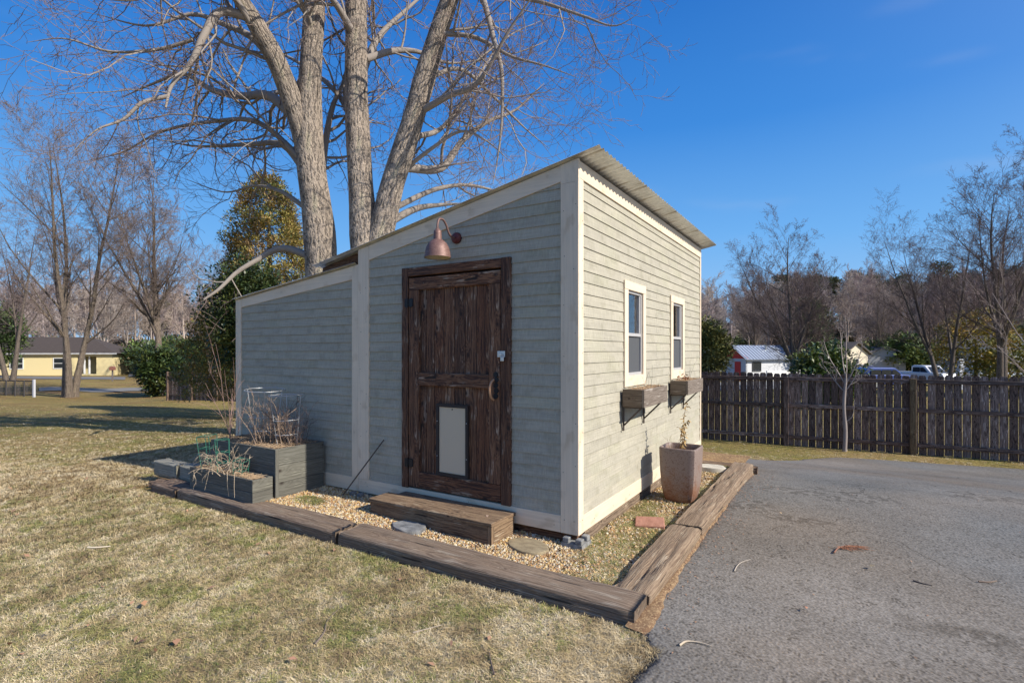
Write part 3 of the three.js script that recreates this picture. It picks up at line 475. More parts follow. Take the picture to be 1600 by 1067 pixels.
// ---- windows (in the plane of the right wall)
const glassMat = new THREE.MeshPhysicalMaterial({ color: 0xffffff, transmission: 1, thickness: 0, roughness: 0.02, ior: 1.52 });
const vinyl = std({ color: C(0.44, 0.42, 0.40), roughness: 0.5 });
const screenMat = std({ color: C(0.075, 0.078, 0.082), roughness: 0.9 });
for (const [a, b] of WIN) {
  const w = part('window', shed, [0, 0, 0], Math.PI / 2), i0 = a + 0.0915, i1 = b - 0.079, top = 2.009, bot = 1.229, mid = 1.606;
  trimBoard(w, 'side_trim', a, i0, 1.1305, 2.008, -0.026, 0.006); trimBoard(w, 'side_trim', i1, b, 1.1305, 2.008, -0.026, 0.006); trimBoard(w, 'head_trim', a, b, 2.009, 2.087, -0.026, 0.007); trimBoard(w, 'sill_trim', i0 + 0.001, i1 - 0.001, 1.1305, bot, -0.026, 0.0045);
  const fr = (n, p) => mesh(n, box(...p, 0.002), vinyl, w);
  fr('frame_jamb', [i0, i0 + 0.018, bot, top, -0.07, -0.014]); fr('frame_jamb', [i1 - 0.018, i1, bot, top, -0.07, -0.014]); fr('frame_head', [i0 + 0.019, i1 - 0.019, top - 0.024, top, -0.07, -0.014]); fr('frame_sill', [i0 + 0.019, i1 - 0.019, bot, bot + 0.026, -0.07, -0.010]); fr('meeting_rail', [i0 + 0.019, i1 - 0.019, mid - 0.016, mid + 0.014, -0.06, -0.016]);
  fr('sash_stile', [i1 - 0.040, i1 - 0.019, mid + 0.015, top - 0.025, -0.055, -0.022]); fr('sash_stile', [i0 + 0.019, i0 + 0.032, mid + 0.015, top - 0.025, -0.055, -0.022]);
  mesh('pane', box(i0 + 0.033, i1 - 0.041, mid + 0.0145, top - 0.0245, -0.041, -0.038, 0.0005), glassMat, w);
  mesh('pane', box(i0 + 0.0195, i1 - 0.0195, bot + 0.027, mid - 0.0165, -0.058, -0.055, 0.0005), glassMat, w);
  mesh('insect_screen', box(i0 + 0.0195, i1 - 0.0195, bot + 0.027, mid - 0.0165, -0.034, -0.032, 0.0005), screenMat, w);
}
// ---- concrete pier blocks under the corners
{
  const conc = std({ map: tex(256, 256, (u, v, i, j) => { const q = 0.47 + (fbm(u * 8, v * 8, 5, 8, 8) - 0.5) * 0.3 + (NT[(i * 71 + j * 331) & 65535] - 0.5) * 0.12; return [q, q * 0.99, q * 0.96]; }, { repeat: [3, 3] }), roughness: 0.95 });
  const pier = (x, z, lab, by, s = 1) => { const t = thing('pier_block', lab, 'block', [x, by, z], 0, 'concrete piers under the shed'); const base = new MB(), b0 = 0.135 * s, b1 = 0.105 * s, h = 0.062 * s; const q = (r, y) => [[-r, y, r], [r, y, r], [r, y, -r], [-r, y, -r]]; const A = q(b0, -0.09), B = q(b1, h); for (let k = 0; k < 4; k++) { const l = (k + 1) % 4; base.face([A[k], A[l], B[l], B[k]], [[0, 0], [0.3, 0], [0.3, 0.1], [0, 0.1]]); } base.face(B, [[0, 0], [0.2, 0], [0.2, 0.2], [0, 0.2]]); mesh('block_base', base.geo(), conc, t); const c = 0.066 * s; for (const sx of [-1, 1]) for (const sz of [-1, 1]) mesh('block_horn', board(0.066 * s, 0.05 * s, 0.066 * s, 0.005).translate(sx * c, h + 0.018, sz * c), conc, t); };
  pier(-0.035, -0.04, 'grey concrete pier block under the sunlit near corner of the shed', 0.0, 0.78); pier(-2.26, 0.02, 'grey concrete pier block behind the wooden step at the shed front', 0.028, 0.8);
}
// ================================================================ THINGS ROUND THE SHED
// ---- landscape timbers
const tieW = woodTex(37, { base: [0.565, 0.50, 0.43], dark: [0.40, 0.335, 0.28], pale: [0.645, 0.60, 0.54], worn: 0.5, knots: 1, contrast: 1.0, cracks: 0.75, size: [512, 1024], metres: [0.22, 1.1] });
const tieMats = [[0.92, 0.87, 0.82], [0.78, 0.68, 0.62], [1.0, 0.92, 0.80]].map((c) => std({ map: tieW.map, bumpMap: tieW.bump, bumpScale: 0.008, color: C(...c), roughness: 0.96 }));
function tieGeo(L, w, h, seed, rough = 1) {         // a weathered tie lying along x, base at y = 0, centred in z
  const m = new MB(), r = rngOf(seed), per = [], ch = 0.012, hw = w / 2 - ch, hh = h / 2 - ch;
  const side = (a, b, n, nx, ny) => { for (let k = 0; k < n; k++) per.push([lerp(a[0], b[0], k / n), lerp(a[1], b[1], k / n), nx, ny]); };
  side([-hw, hh + ch], [hw, hh + ch], 12, 0, 1); side([hw + ch, hh], [hw + ch, -hh], 9, 1, 0); side([hw, -hh - ch], [-hw, -hh - ch], 5, 0, -1); side([-hw - ch, -hh], [-hw - ch, hh], 9, -1, 0);
  const n = Math.max(4, Math.round(L / 0.035)), K = per.length, s0 = seed * 1.37, splits = []; for (let k = 0; k < 3 * L; k++) splits.push([(r() - 0.5) * w * 0.8, (r() - 0.5) * L, 0.15 + r() * 0.5]);
  for (let j = 0; j <= n; j++) {
    const x = -L / 2 + L * j / n, e = Math.min(x + L / 2, L / 2 - x), worn = smooth(0, 0.05, e);
    let acc = 0;
    for (let k = 0; k <= K; k++) {
      const [a, b, nx, ny] = per[k % K], q = k / K;
      let d = (fbm(q * 26 + s0, x * 2.2 + s0, 3, 26, 256) - 0.5) * 0.016 * rough + (fbm(q * 5 + s0, x * 1.1 + s0, 3, 5, 256) - 0.5) * 0.022 * rough - (1 - worn) * 0.008;
      if (ny > 0) for (const [sz, sx, sl] of splits) { const dx = (x - sx) / sl, dz = (a - sz - 0.012 * Math.sin(x * 9 + sz * 40)) / 0.008; d -= 0.02 * Math.exp(-dz * dz) * Math.exp(-dx * dx * 2); }
      m.vert([x, h / 2 + b + ny * d + (fbm(x * 0.8 + s0, 3, 2) - 0.5) * 0.012 * rough, a + nx * d], [0, 1, 0], [s0 + q * (2 * w + 2 * h), s0 + x]);
    }
  }
  for (let j = 0; j < n; j++) for (let k = 0; k < K; k++) { const a = j * (K + 1) + k, b = a + K + 1; m.i.push(a, a + 1, b, b, a + 1, b + 1); }
  for (const j of [0, n]) { const c = m.vert([j ? L / 2 : -L / 2, h / 2, 0], [j ? 1 : -1, 0, 0], [s0, s0]); for (let k = 0; k < K; k++) { const a = j * (K + 1) + k; j ? m.i.push(c, a + 1, a) : m.i.push(c, a, a + 1); } }
  const g = m.geo(); g.computeVertexNormals(); return g;
}
const tie = (L, w, h, x, y, z, turn, seed, mk, label) => { const o = mesh('landscape_timber', tieGeo(L, w, h, seed), tieMats[mk]); o.position.set(x, y, z); o.rotation.y = turn; return tag(o, label, 'timber', 'timbers edging the gravel bed'); };
tie(2.29, 0.235, 0.215, -0.435, -0.115, 0.742, 0.006, 3, 0, 'long weathered timber at the front, running from the drive corner to the middle joint');
tie(2.33, 0.235, 0.20, -2.765, -0.098, 0.758, -0.004, 4, 0, 'long weathered timber at the front, lying before the grey planter boxes');
tie(0.50, 0.24, 0.17, -4.19, -0.080, 0.765, -0.03, 5, 1, 'short dark timber at the front edge before the small grey blocks');
tie(0.17, 0.15, 0.14, -4.545, -0.070, 0.74, 0.2, 6, 1, 'stubby broken timber end at the far left of the front edging');
tie(1.32, 0.235, 0.205, 0.600, -0.118, -0.048, Math.PI / 2 + 0.004, 7, 2, 'split timber beside the drive, nearest the corner joint');
tie(2.72, 0.225, 0.200, 0.618, -0.110, -2.082, Math.PI / 2 - 0.006, 8, 2, 'long pale timber beside the drive, running back past the clay pot');
tie(1.1, 0.10, 0.10, 0.22, -0.055, -3.50, 0.03, 9, 1, 'thin timber across the far end of the bed behind the clay pot');

// ---- wooden step at the door
{
  const t = thing('wooden_step', 'weathered brown box step below the plank door', 'step'), warm = woodTex(41, { base: [0.54, 0.455, 0.36], dark: [0.34, 0.265, 0.20], pale: [0.66, 0.61, 0.53], worn: 0.4, knots: 4, contrast: 1.4, cracks: 0.7 });
  const m = (c) => std({ map: warm.map, bumpMap: warm.bump, bumpScale: 0.004, color: C(...c), roughness: 0.9 }), a = m([1, 0.95, 0.88]), b = m([0.9, 0.84, 0.78]);
  mesh('tread', box(-1.80, -0.528, 0.166, 0.196, 0.118, 0.352, 0.004), a, t); mesh('tread', box(-1.695, -0.530, 0.165, 0.194, 0.012, 0.1165, 0.004), b, t);
  mesh('riser', box(-1.79, -0.572, -0.03, 0.1655, 0.306, 0.344, 0.004), b, t); mesh('corner_post', box(-0.5705, -0.535, -0.03, 0.1655, 0.308, 0.345, 0.003), a, t);
  mesh('end_board', box(-0.570, -0.536, -0.03, 0.1655, 0.03, 0.3065, 0.003), a, t); mesh('end_board', box(-1.79, -1.755, -0.03, 0.1655, 0.03, 0.3055, 0.003), b, t);
}
// ---- stepping stones and paver
function slab(name, outline, y, h, m, label, cat, bumpy) {
  const mb = new MB(), top = [], n = outline.length, cx = outline.reduce((s, p) => s + p[0], 0) / n, cz = outline.reduce((s, p) => s + p[1], 0) / n, R = [1, 0.94, 0.7, 0.4], rows = [];
  rows.push(outline.map(([x, z]) => mb.vert([x, y - 0.05, z], [0, 1, 0], [x, z])));
  for (const r of R) rows.push(outline.map(([x, z]) => { const X = lerp(cx, x, r), Z = lerp(cz, z, r); return mb.vert([X, y + h - (r === 1 ? 0.006 : 0) + (fbm(X * 9 + 3, Z * 9, 4) - 0.5) * bumpy, Z], [0, 1, 0], [X, Z]); }));
  const c = mb.vert([cx, y + h, cz], [0, 1, 0], [cx, cz]);
  for (let k = 0; k < rows.length - 1; k++) for (let i = 0; i < n; i++) { const j = (i + 1) % n; mb.i.push(rows[k][i], rows[k][j], rows[k + 1][i], rows[k + 1][i], rows[k][j], rows[k + 1][j]); }
  for (let i = 0; i < n; i++) mb.i.push(c, rows[rows.length - 1][i], rows[rows.length - 1][(i + 1) % n]);
  const g = mb.geo(); g.computeVertexNormals(); m.side = THREE.DoubleSide; return tag(mesh(name, g, m), label, cat);
}
const ring = (cx, cz, rx, rz, n, rough, seed, turn = 0) => { const r = rngOf(seed), o = []; for (let k = 0; k < n; k++) { const a = -k / n * Math.PI * 2, q = 1 + (r() - 0.5) * rough, x = Math.cos(a) * rx * q, z = Math.sin(a) * rz * q; o.push([cx + x * Math.cos(turn) - z * Math.sin(turn), cz + x * Math.sin(turn) + z * Math.cos(turn)]); } return o; };
const stoneT = (a, b, k) => tex(256, 256, (u, v, i, j) => mix3(a, b, clamp(fbm(u * k, v * k * 2, 5, k, k * 2) * 1.5 - 0.25)).map((c) => c * (0.86 + 0.28 * NT[(i * 83 + j * 419) & 65535])), { repeat: [2.2, 2.2] });
slab('stepping_stone', ring(-1.27, 0.40, 0.165, 0.135, 11, 0.35, 4, 0.5), 0.045, 0.035, std({ map: stoneT([0.36, 0.36, 0.36], [0.58, 0.58, 0.57], 7), roughness: 0.9 }), 'jagged grey slate stepping stone in the gravel before the wooden step', 'stone', 0.045);
slab('stepping_stone', ring(-0.31, 0.20, 0.185, 0.125, 16, 0.08, 9, 0.35), 0.02, 0.022, std({ map: stoneT([0.50, 0.44, 0.34], [0.62, 0.56, 0.44], 9), roughness: 0.95 }), 'oval tan stepping stone in the gravel between step and shed corner', 'stone', 0.012);
{ const o = mesh('brick_paver', board(0.235, 0.045, 0.235, 0.006), std({ map: stoneT([0.58, 0.40, 0.32], [0.68, 0.49, 0.41], 10), roughness: 0.92 })); o.position.set(0.285, 0.022, -0.79); o.rotation.set(0.02, 0.30, 0.03); tag(o, 'square terracotta red paver lying in the gravel beside the drive timber', 'paver'); }
slab('field_stone', ring(0.30, -3.12, 0.19, 0.13, 10, 0.25, 12), 0.0, 0.07, std({ map: stoneT([0.66, 0.63, 0.57], [0.80, 0.77, 0.71], 6), roughness: 0.9 }), 'pale flat stone behind the clay pot near the far end of the bed', 'stone', 0.05);

// ---- barn lamp above the door
{
  const px = -1.127, py = 2.408, rustT = tex(256, 256, (u, v, i, j) => { const a = fbm(u * 8, v * 8, 5, 8, 8), s = smooth(0.64, 0.78, fbm(u * 24 + 3, v * 24, 3, 24, 24)), w = NT[(i * 43 + j * 877) & 65535] > 0.985 && a > 0.52 ? 1 : 0; let c = mix3([0.42, 0.30, 0.27], [0.52, 0.40, 0.36], a); c = mix3(c, [0.30, 0.20, 0.18], s * 0.5); return w ? [0.85, 0.83, 0.80] : c; }, { repeat: [3, 3] });
  const t = thing('barn_lamp', 'rusty brown gooseneck barn lamp mounted above the plank door', 'lamp', [px, py, 0]), rust = std({ map: rustT, roughness: 0.55, metalness: 0.25, side: THREE.DoubleSide }), ox = std({ color: C(0.13, 0.03, 0.028), roughness: 0.55, metalness: 0.2 });
  const pl = new THREE.LatheGeometry([[0, 0.028], [0.02, 0.03], [0.036, 0.024], [0.046, 0.010], [0.048, -0.012], [0, -0.012]].map(([a, b]) => new THREE.Vector2(a, b)), 24); pl.rotateX(Math.PI / 2); mesh('wall_plate', pl, ox, t).userData.label = 'dark oxblood round wall plate';
  const sx = 0.0, sz = 0.245;                        // lamp axis
  mesh('gooseneck', tube(new MB(), curve([V(0, 0, 0.02), V(0, -0.002, 0.06), V(0, 0.022, 0.10), V(0, 0.078, 0.132), V(0, 0.118, 0.178), V(0, 0.112, 0.225), V(0, 0.07, sz), V(0, 0.01, sz)], 40), (k) => 0.0088, 10).geo(), rust, t);
  const nk = new THREE.LatheGeometry([[0, 0.075], [0.016, 0.073], [0.018, 0.058], [0.030, 0.056], [0.032, 0.03], [0.030, 0.028], [0.033, 0.024], [0.034, -0.012], [0.036, -0.02]].map(([a, b]) => new THREE.Vector2(a, b)), 22); nk.translate(sx, -0.04, sz); mesh('lamp_neck', nk, rust, t);
  const sh = new THREE.LatheGeometry([[0.034, -0.016], [0.050, -0.024], [0.072, -0.045], [0.090, -0.075], [0.101, -0.115], [0.105, -0.150], [0.108, -0.158], [0.108, -0.162]].map(([a, b]) => new THREE.Vector2(a, b)), 32); sh.translate(sx, -0.04, sz); mesh('lamp_shade', sh, rust, t);
  const inn = new THREE.LatheGeometry([[0.104, -0.160], [0.100, -0.118], [0.088, -0.078], [0.07, -0.049], [0.02, -0.034], [0, -0.034]].map(([a, b]) => new THREE.Vector2(a, b)), 28); inn.translate(sx, -0.04, sz); mesh('shade_lining', inn, std({ color: C(0.62, 0.56, 0.42), roughness: 0.6, side: THREE.DoubleSide }), t);
  const bulb = new THREE.SphereGeometry(0.026, 14, 10); bulb.scale(1, 1.2, 1); bulb.translate(sx, -0.125, sz); mesh('bulb', bulb, std({ color: C(0.8, 0.78, 0.72), roughness: 0.2 }), t);
}
// ---- thin plants made of tapered stalks
function stalks(m, base, n, H, spreadR, seed, { wob = 0.25, r0 = 0.0035, kids = 2, droop = 0 } = {}) {
  const r = rngOf(seed);
  const grow = (p, d, L, rad, lvl) => { const pts = [p.clone()], k = 6, q = p.clone(), dd = d.clone(); for (let i = 0; i < k; i++) { dd.x += (r() - 0.5) * wob; dd.z += (r() - 0.5) * wob; dd.y += (r() - 0.5) * wob * 0.6 - droop * i / k; dd.normalize(); q.addScaledVector(dd, L / k); pts.push(q.clone()); } tube(m, pts, (t) => rad * (1 - 0.7 * t), 4); if (lvl < 2) for (let i = 0; i < kids; i++) { const s = 1 + ((r() * (k - 1)) | 0), nd = dd.clone().add(V((r() - 0.5) * 1.6, (r() - 0.2) * 0.8, (r() - 0.5) * 1.6)).normalize(); grow(pts[s], nd, L * (0.3 + r() * 0.3), rad * 0.6, lvl + 1); } };
  for (let k = 0; k < n; k++) { const a = r() * 6.28, q = Math.sqrt(r()) * spreadR; grow(base.clone().add(V(Math.cos(a) * q, 0, Math.sin(a) * q * 0.6)), V((r() - 0.5) * 0.7, 1, (r() - 0.5) * 0.7).normalize(), H * (0.5 + r() * 0.6), r0 * (0.7 + r() * 0.6), 0); }
  return m;
}
function litter(m, x0, x1, y, z0, z1, n, L, seed) { const r = rngOf(seed); for (let k = 0; k < n; k++) { const x = lerp(x0, x1, r()), z = lerp(z0, z1, r()), a = r() * 6.28, l = L * (0.4 + r() * 0.8), e = (r() - 0.35) * 0.5; tube(m, [V(x - Math.cos(a) * l / 2, y + r() * 0.02 - e * l / 2, z - Math.sin(a) * l / 2), V(x, y + 0.008 + r() * 0.02, z), V(x + Math.cos(a) * l / 2, y + r() * 0.02 + e * l / 2, z + Math.sin(a) * l / 2)], [0.0012, 0.0024, 0.001], 3, 1, false); } return m; }
function leaf(m, p, d, up, L, w) { const s = new THREE.Vector3().crossVectors(d, up).normalize(), n = new THREE.Vector3().crossVectors(s, d).normalize(), N = [n.x, n.y, n.z], q = (a, b, c) => m.vert([p.x + d.x * a + s.x * b + n.x * c, p.y + d.y * a + s.y * b + n.y * c, p.z + d.z * a + s.z * b + n.z * c], N, [b / w + 0.5, a / L]); const i = q(0, 0, 0), j = q(L * 0.45, w / 2, w * 0.12), k = q(L * 0.45, -w / 2, w * 0.12), l = q(L, 0, -w * 0.15); m.i.push(i, j, k, j, l, k); }
const strawMat = std({ color: C(0.42, 0.29, 0.17), roughness: 0.95 }), twigMat = std({ color: C(0.25, 0.17, 0.12), roughness: 0.95 }), mulchMat = std({ color: C(0.20, 0.12, 0.075), roughness: 1 });

// ---- window boxes on wire brackets
const boxW = woodTex(53, { base: [0.50, 0.455, 0.405], dark: [0.36, 0.315, 0.27], pale: [0.62, 0.585, 0.54], worn: 0.45, knots: 2, contrast: 0.9, cracks: 0.25 });
const boxMats = [[1, 0.98, 0.98], [0.95, 0.88, 0.78]].map((c) => std({ map: boxW.map, bumpMap: boxW.bump, bumpScale: 0.002, color: C(...c), roughness: 0.92 }));
const bracketMat = std({ color: C(0.085, 0.062, 0.048), roughness: 0.8 });
[[-0.895, -1.60, 'weathered wooden window box under the near window'], [-2.415, -3.16, 'weathered wooden window box under the far window']].forEach(([z0, z1, lab], k) => {
  const t = thing('window_box', lab, 'window box', [0, 0, 0], 0, 'window boxes on the sunlit side wall'), yb = 0.967, yt = 1.122, D = 0.205;
  mesh('front_panel', box(D - 0.02, D, yb, yt, z1, z0, 0.003), boxMats[0], t); mesh('back_panel', box(0.010, 0.024, yb, yt - 0.01, z1 + 0.022, z0 - 0.022, 0.003), boxMats[1], t);
  mesh('end_panel', box(0.009, D - 0.0205, yb, yt, z0 - 0.020, z0, 0.003), boxMats[1], t); mesh('end_panel', box(0.009, D - 0.0205, yb, yt, z1, z1 + 0.020, 0.003), boxMats[1], t); mesh('floor_panel', box(0.025, D - 0.021, yb + 0.002, yb + 0.018, z1 + 0.021, z0 - 0.021, 0.002), boxMats[1], t);
  { const m = new MB(), n = 18; for (let j = 0; j <= n; j++) for (let i = 0; i <= 6; i++) { const x = lerp(0.024, D - 0.02, i / 6), z = lerp(z1 + 0.02, z0 - 0.02, j / n); m.vert([x, yt - 0.02 + (fbm(x * 30, z * 14, 3) - 0.5) * 0.02, z], [0, 1, 0], [x * 3, z * 3]); } for (let j = 0; j < n; j++) for (let i = 0; i < 6; i++) { const a = j * 7 + i, b = a + 7; m.i.push(a, b, a + 1, a + 1, b, b + 1); } const g = m.geo(); g.computeVertexNormals(); mesh('potting_soil', g, mulchMat, t); }
  const d = mesh('dry_litter', litter(new MB(), 0.03, D - 0.03, yt - 0.018, z1 + 0.03, z0 - 0.03, 190, 0.05, 70 + k).geo(), strawMat, t); d.userData.kind = 'stuff';
  mesh('dead_stems', stalks(new MB(), V(0.10, yt - 0.02, lerp(z0, z1, 0.55)), 4, 0.24, 0.05, 81 + k, { wob: 0.3, r0: 0.0018, kids: 1 }).geo(), std({ color: C(0.20, 0.19, 0.15) }), t);
  if (k) { const m = new MB(), r = rngOf(5); for (let q = 0; q < 26; q++) leaf(m, V(rr(0.05, 0.18), yt + rr(-0.01, 0.05), z0 - rr(0.03, 0.22)), V(r() - 0.5, r() * 0.9, r() - 0.5).normalize(), V(r() - 0.5, 1, r() - 0.5).normalize(), 0.045, 0.022); mesh('dry_leaves', m.geo(), std({ color: C(0.36, 0.19, 0.10), side: THREE.DoubleSide }), t); }
  for (const z of [z0 - 0.035, z0 - 0.60]) { const g = [box(0.0, 0.012, yb - 0.215, yb - 0.001, z - 0.011, z + 0.011, 0.002), box(0.0125, D - 0.03, yb - 0.013, yb - 0.0015, z - 0.010, z + 0.010, 0.002)]; const dg = board(0.013, 0.225, 0.019, 0.002); dg.rotateZ(-0.78); g.push(dg.translate(0.088, yb - 0.088, z)); mesh('bracket', mergeGeometries(g), bracketMat, t); }
});
// ---- clay pot
{
  const t = thing('clay_pot', 'tall square tapered pot with rusty mauve glaze beside the sunlit wall', 'pot', [0.322, 0.018, -1.655], 0.0), H = 0.520;
  const glaze = tex(512, 512, (u, v, i, j) => { const a = fbm(u * 5, v * 5, 5, 5, 5), s = fbm(u * 64, v * 64, 3, 64, 64), f = NT[(i * 17 + j * 211) & 65535]; const rust = smooth(0.40, 0.72, a * 0.45 + s * 0.25 + (0.62 - v) * 0.5); let c = mix3([0.53, 0.46, 0.42], [0.51, 0.335, 0.23], rust); c = mix3(c, [0.33, 0.21, 0.17], smooth(0.60, 0.74, s) * 0.4); return c.map((q) => q * (0.92 + 0.16 * f)); });
  const m = new MB(), mat = std({ map: glaze, roughness: 0.5 }), K = 48, sup = (a, r, e) => { const c = Math.cos(a), s = Math.sin(a), q = Math.pow(Math.pow(Math.abs(c), e) + Math.pow(Math.abs(s), e), -1 / e); return [c * q * r, s * q * r]; };
  const prof = [[0.001, 0.108, 4], [0.0, 0.120, 5], [0.02, 0.131, 6], [0.07, 0.146, 7], [0.16, 0.159, 8], [0.29, 0.169, 8], [0.46, 0.175, 9], [0.508, 0.176, 9], [0.518, 0.173, 9], [0.520, 0.165, 8], [0.516, 0.155, 8], [0.48, 0.151, 7], [0.44, 0.149, 7]];
  prof.forEach(([y, r, e], j) => { for (let k = 0; k <= K; k++) { const a = k / K * Math.PI * 2 + Math.PI / 4, [x, z] = sup(a, r, e); m.vert([x, y, z], [0, 1, 0], [k / K * 2, y / 0.55]); } });
  for (let j = 0; j < prof.length - 1; j++) for (let k = 0; k < K; k++) { const a = j * (K + 1) + k, b = a + K + 1; m.i.push(a, b, a + 1, a + 1, b, b + 1); }
  const g = m.geo(); g.computeVertexNormals(); mesh('pot_body', g, mat, t);
  { const d = new THREE.CircleGeometry(1, 32); d.rotateX(-Math.PI / 2); d.scale(0.148, 1, 0.148); d.translate(0, 0.455, 0); const q = new THREE.BoxGeometry(0.29, 0.03, 0.29); q.translate(0, 0.435, 0); mesh('potting_soil', q, mulchMat, t); }
  const st = new MB(), lf = new MB(), r = rngOf(19);
  for (const [bx, bz, h, lean] of [[0.02, 0.0, 0.50, 0.06], [0.045, 0.02, 0.26, -0.1], [-0.02, -0.03, 0.33, 0.15]]) { const pts = curve([V(bx, 0.44, bz), V(bx + lean * 0.2, 0.44 + h * 0.35, bz + 0.01), V(bx + lean * 0.1, 0.44 + h * 0.7, bz - 0.01), V(bx + lean * 0.55, 0.44 + h, bz)], 14); tube(st, pts, (k) => 0.005 * (1 - 0.6 * k), 5); for (let k = 2; k < pts.length; k++) for (let q = 0; q < 3; q++) leaf(lf, pts[k], V(r() - 0.5, r() * 0.6 - 0.55, r() - 0.5).normalize(), V(r() - 0.5, 1, r() - 0.5).normalize(), 0.03 + r() * 0.03, 0.012 + r() * 0.012); }
  mesh('stem', stalks(st, V(-0.08, 0.44, 0.03), 4, 0.22, 0.05, 77, { wob: 0.3, r0: 0.002, kids: 1 }).geo(), std({ color: C(0.33, 0.22, 0.11) }), t); mesh('dry_leaves', lf.geo(), std({ color: C(0.42, 0.27, 0.10), side: THREE.DoubleSide }), t);
}
// ---- stepped planter boxes
const plT = woodTex(61, { base: [0.47, 0.46, 0.43], dark: [0.345, 0.335, 0.305], pale: [0.56, 0.55, 0.51], worn: 0.4, knots: 2, contrast: 0.8, cracks: 0.2 });
const plMats = [[0.80, 0.80, 0.76], [0.72, 0.71, 0.67], [0.87, 0.86, 0.80]].map((c) => std({ map: plT.map, bumpMap: plT.bump, bumpScale: 0.002, color: C(...c), roughness: 0.9 }));
function planter(label, x0, x1, z0, z1, yb, rows, rowH, joint) {   // z0 front, z1 back
  const t = thing('planter_box', label, 'planter', [0, 0, 0], 0, 'stepped planters against the shed'), T = 0.022; let k = 0;
  for (let r = 0; r < rows; r++) { const a = yb + r * rowH + 0.0015, b = yb + (r + 1) * rowH - 0.0015; mesh('front_board', box(x0, x1 - T - 0.0005, a, b, z0 - T, z0 - 0.001 * r, 0.002), plMats[k++ % 3], t); mesh('end_board', box(x1 - T, x1 - 0.001 * r, a, b, z1, z0 + 0.001, 0.002), plMats[k++ % 3], t); mesh('end_board', box(x0, x0 + T, a, b, z1, z0 - T - 0.0005, 0.002), plMats[k++ % 3], t); mesh('back_board', box(x0 + T + 0.0005, x1 - T - 0.0005, a, b, z1, z1 + T, 0.002), plMats[k++ % 3], t); }
  if (joint) mesh('corner_post', box(x1 + 0.0005, x1 + 0.012, yb, yb + rows * rowH - 0.003, z0 - 0.03, z0 + 0.004, 0.002), plMats[0], t);
  const top = yb + rows * rowH, m = new MB(), n = 16; for (let j = 0; j <= 8; j++) for (let i = 0; i <= n; i++) { const x = lerp(x0 + T, x1 - T, i / n), z = lerp(z1 + T, z0 - T, j / 8); m.vert([x, top - 0.035 + (fbm(x * 9, z * 9, 3) - 0.5) * 0.05, z], [0, 1, 0], [x, z]); } for (let j = 0; j < 8; j++) for (let i = 0; i < n; i++) { const a = j * (n + 1) + i, b = a + n + 1; m.i.push(a, b, a + 1, a + 1, b, b + 1); } const g = m.geo(); g.computeVertexNormals(); mesh('potting_soil', g, mulchMat, t);
  const o = mesh('straw_mulch', litter(new MB(), x0 + 0.05, x1 - 0.05, top - 0.02, z1 + 0.05, z0 - 0.04, 900, 0.10, 33 + rows).geo(), strawMat, t); o.userData.kind = 'stuff';
  return t;
}
const PX = -2.785;
planter('tall grey planter box of three boards against the lean-to wall', -3.87, PX, 0.57, 0.03, 0.075, 3, 0.158, true);
planter('low grey planter box of two boards before the tall planter', -3.84, PX + 0.002, 0.79, 0.595, 0.085, 2, 0.112, false);
{ // dead crop left standing in the planters
  const a = thing('dead_plants', 'tangle of pale dead stalks standing in the tall planter', 'plants');
  mesh('stalks', stalks(new MB(), V(-3.18, 0.51, 0.33), 46, 0.42, 0.28, 7, { wob: 0.35, r0: 0.0042, kids: 3, droop: 0.12 }).geo(), std({ color: C(0.40, 0.28, 0.19) }), a); mesh('dark_stalks', stalks(new MB(), V(-2.98, 0.51, 0.28), 26, 0.44, 0.2, 8, { wob: 0.45, r0: 0.003, kids: 3, droop: 0.1 }).geo(), std({ color: C(0.09, 0.06, 0.05) }), a);
  mesh('long_canes', stalks(new MB(), V(-3.72, 0.42, 0.42), 6, 1.05, 0.14, 15, { wob: 0.2, r0: 0.0048, kids: 2, droop: 0.14 }).geo(), std({ color: C(0.32, 0.20, 0.16) }), a);
  const b = thing('dead_plants', 'looped pale dead vines trailing over the low planter', 'plants');
  mesh('vines', stalks(new MB(), V(-3.33, 0.29, 0.70), 36, 0.32, 0.2, 9, { wob: 0.8, r0: 0.0035, kids: 2, droop: 0.5 }).geo(), std({ color: C(0.46, 0.36, 0.25) }), b);
  const m = new MB(); for (const [x, s] of [[-3.18, 0.06], [-3.42, -0.03], [-3.05, 0.04]]) tube(m, curve([V(x, 0.31, 0.72), V(x + s * 0.5, 0.36, 0.80), V(x + s, 0.26, 0.825), V(x + s * 1.8, 0.14, 0.84)], 12), (k) => 0.0032 * (1 - 0.5 * k), 4); mesh('trailing_vines', m.geo(), std({ color: C(0.46, 0.36, 0.25) }), b);
}
function cage(label, x, y, z, hs, r0, r1, mat, wr, tilt, sq) {
  const t = thing('plant_cage', label, 'plant cage', [x, y, z]); t.rotation.set(tilt[0], tilt[1], tilt[2]);
  const H = hs[hs.length - 1], rad = (h) => lerp(r0, r1, h / H);
  for (const h of hs) { const pts = []; const n = sq ? 4 : 26; for (let k = 0; k <= n; k++) { const a = k / n * 6.2832 + 0.6; pts.push(V(Math.cos(a) * rad(h), h + (rnd() - 0.5) * 0.004, Math.sin(a) * rad(h))); } mesh('ring', wire(pts, wr, 5), mat, t); }
  for (let k = 0; k < (sq ? 4 : 3); k++) { const a = k / (sq ? 4 : 3) * 6.2832 + 0.6; mesh('upright', wire([V(Math.cos(a) * r0 * 0.92, -0.1, Math.sin(a) * r0 * 0.92), V(Math.cos(a) * rad(H), H, Math.sin(a) * rad(H))], wr, 5), mat, t); }
}
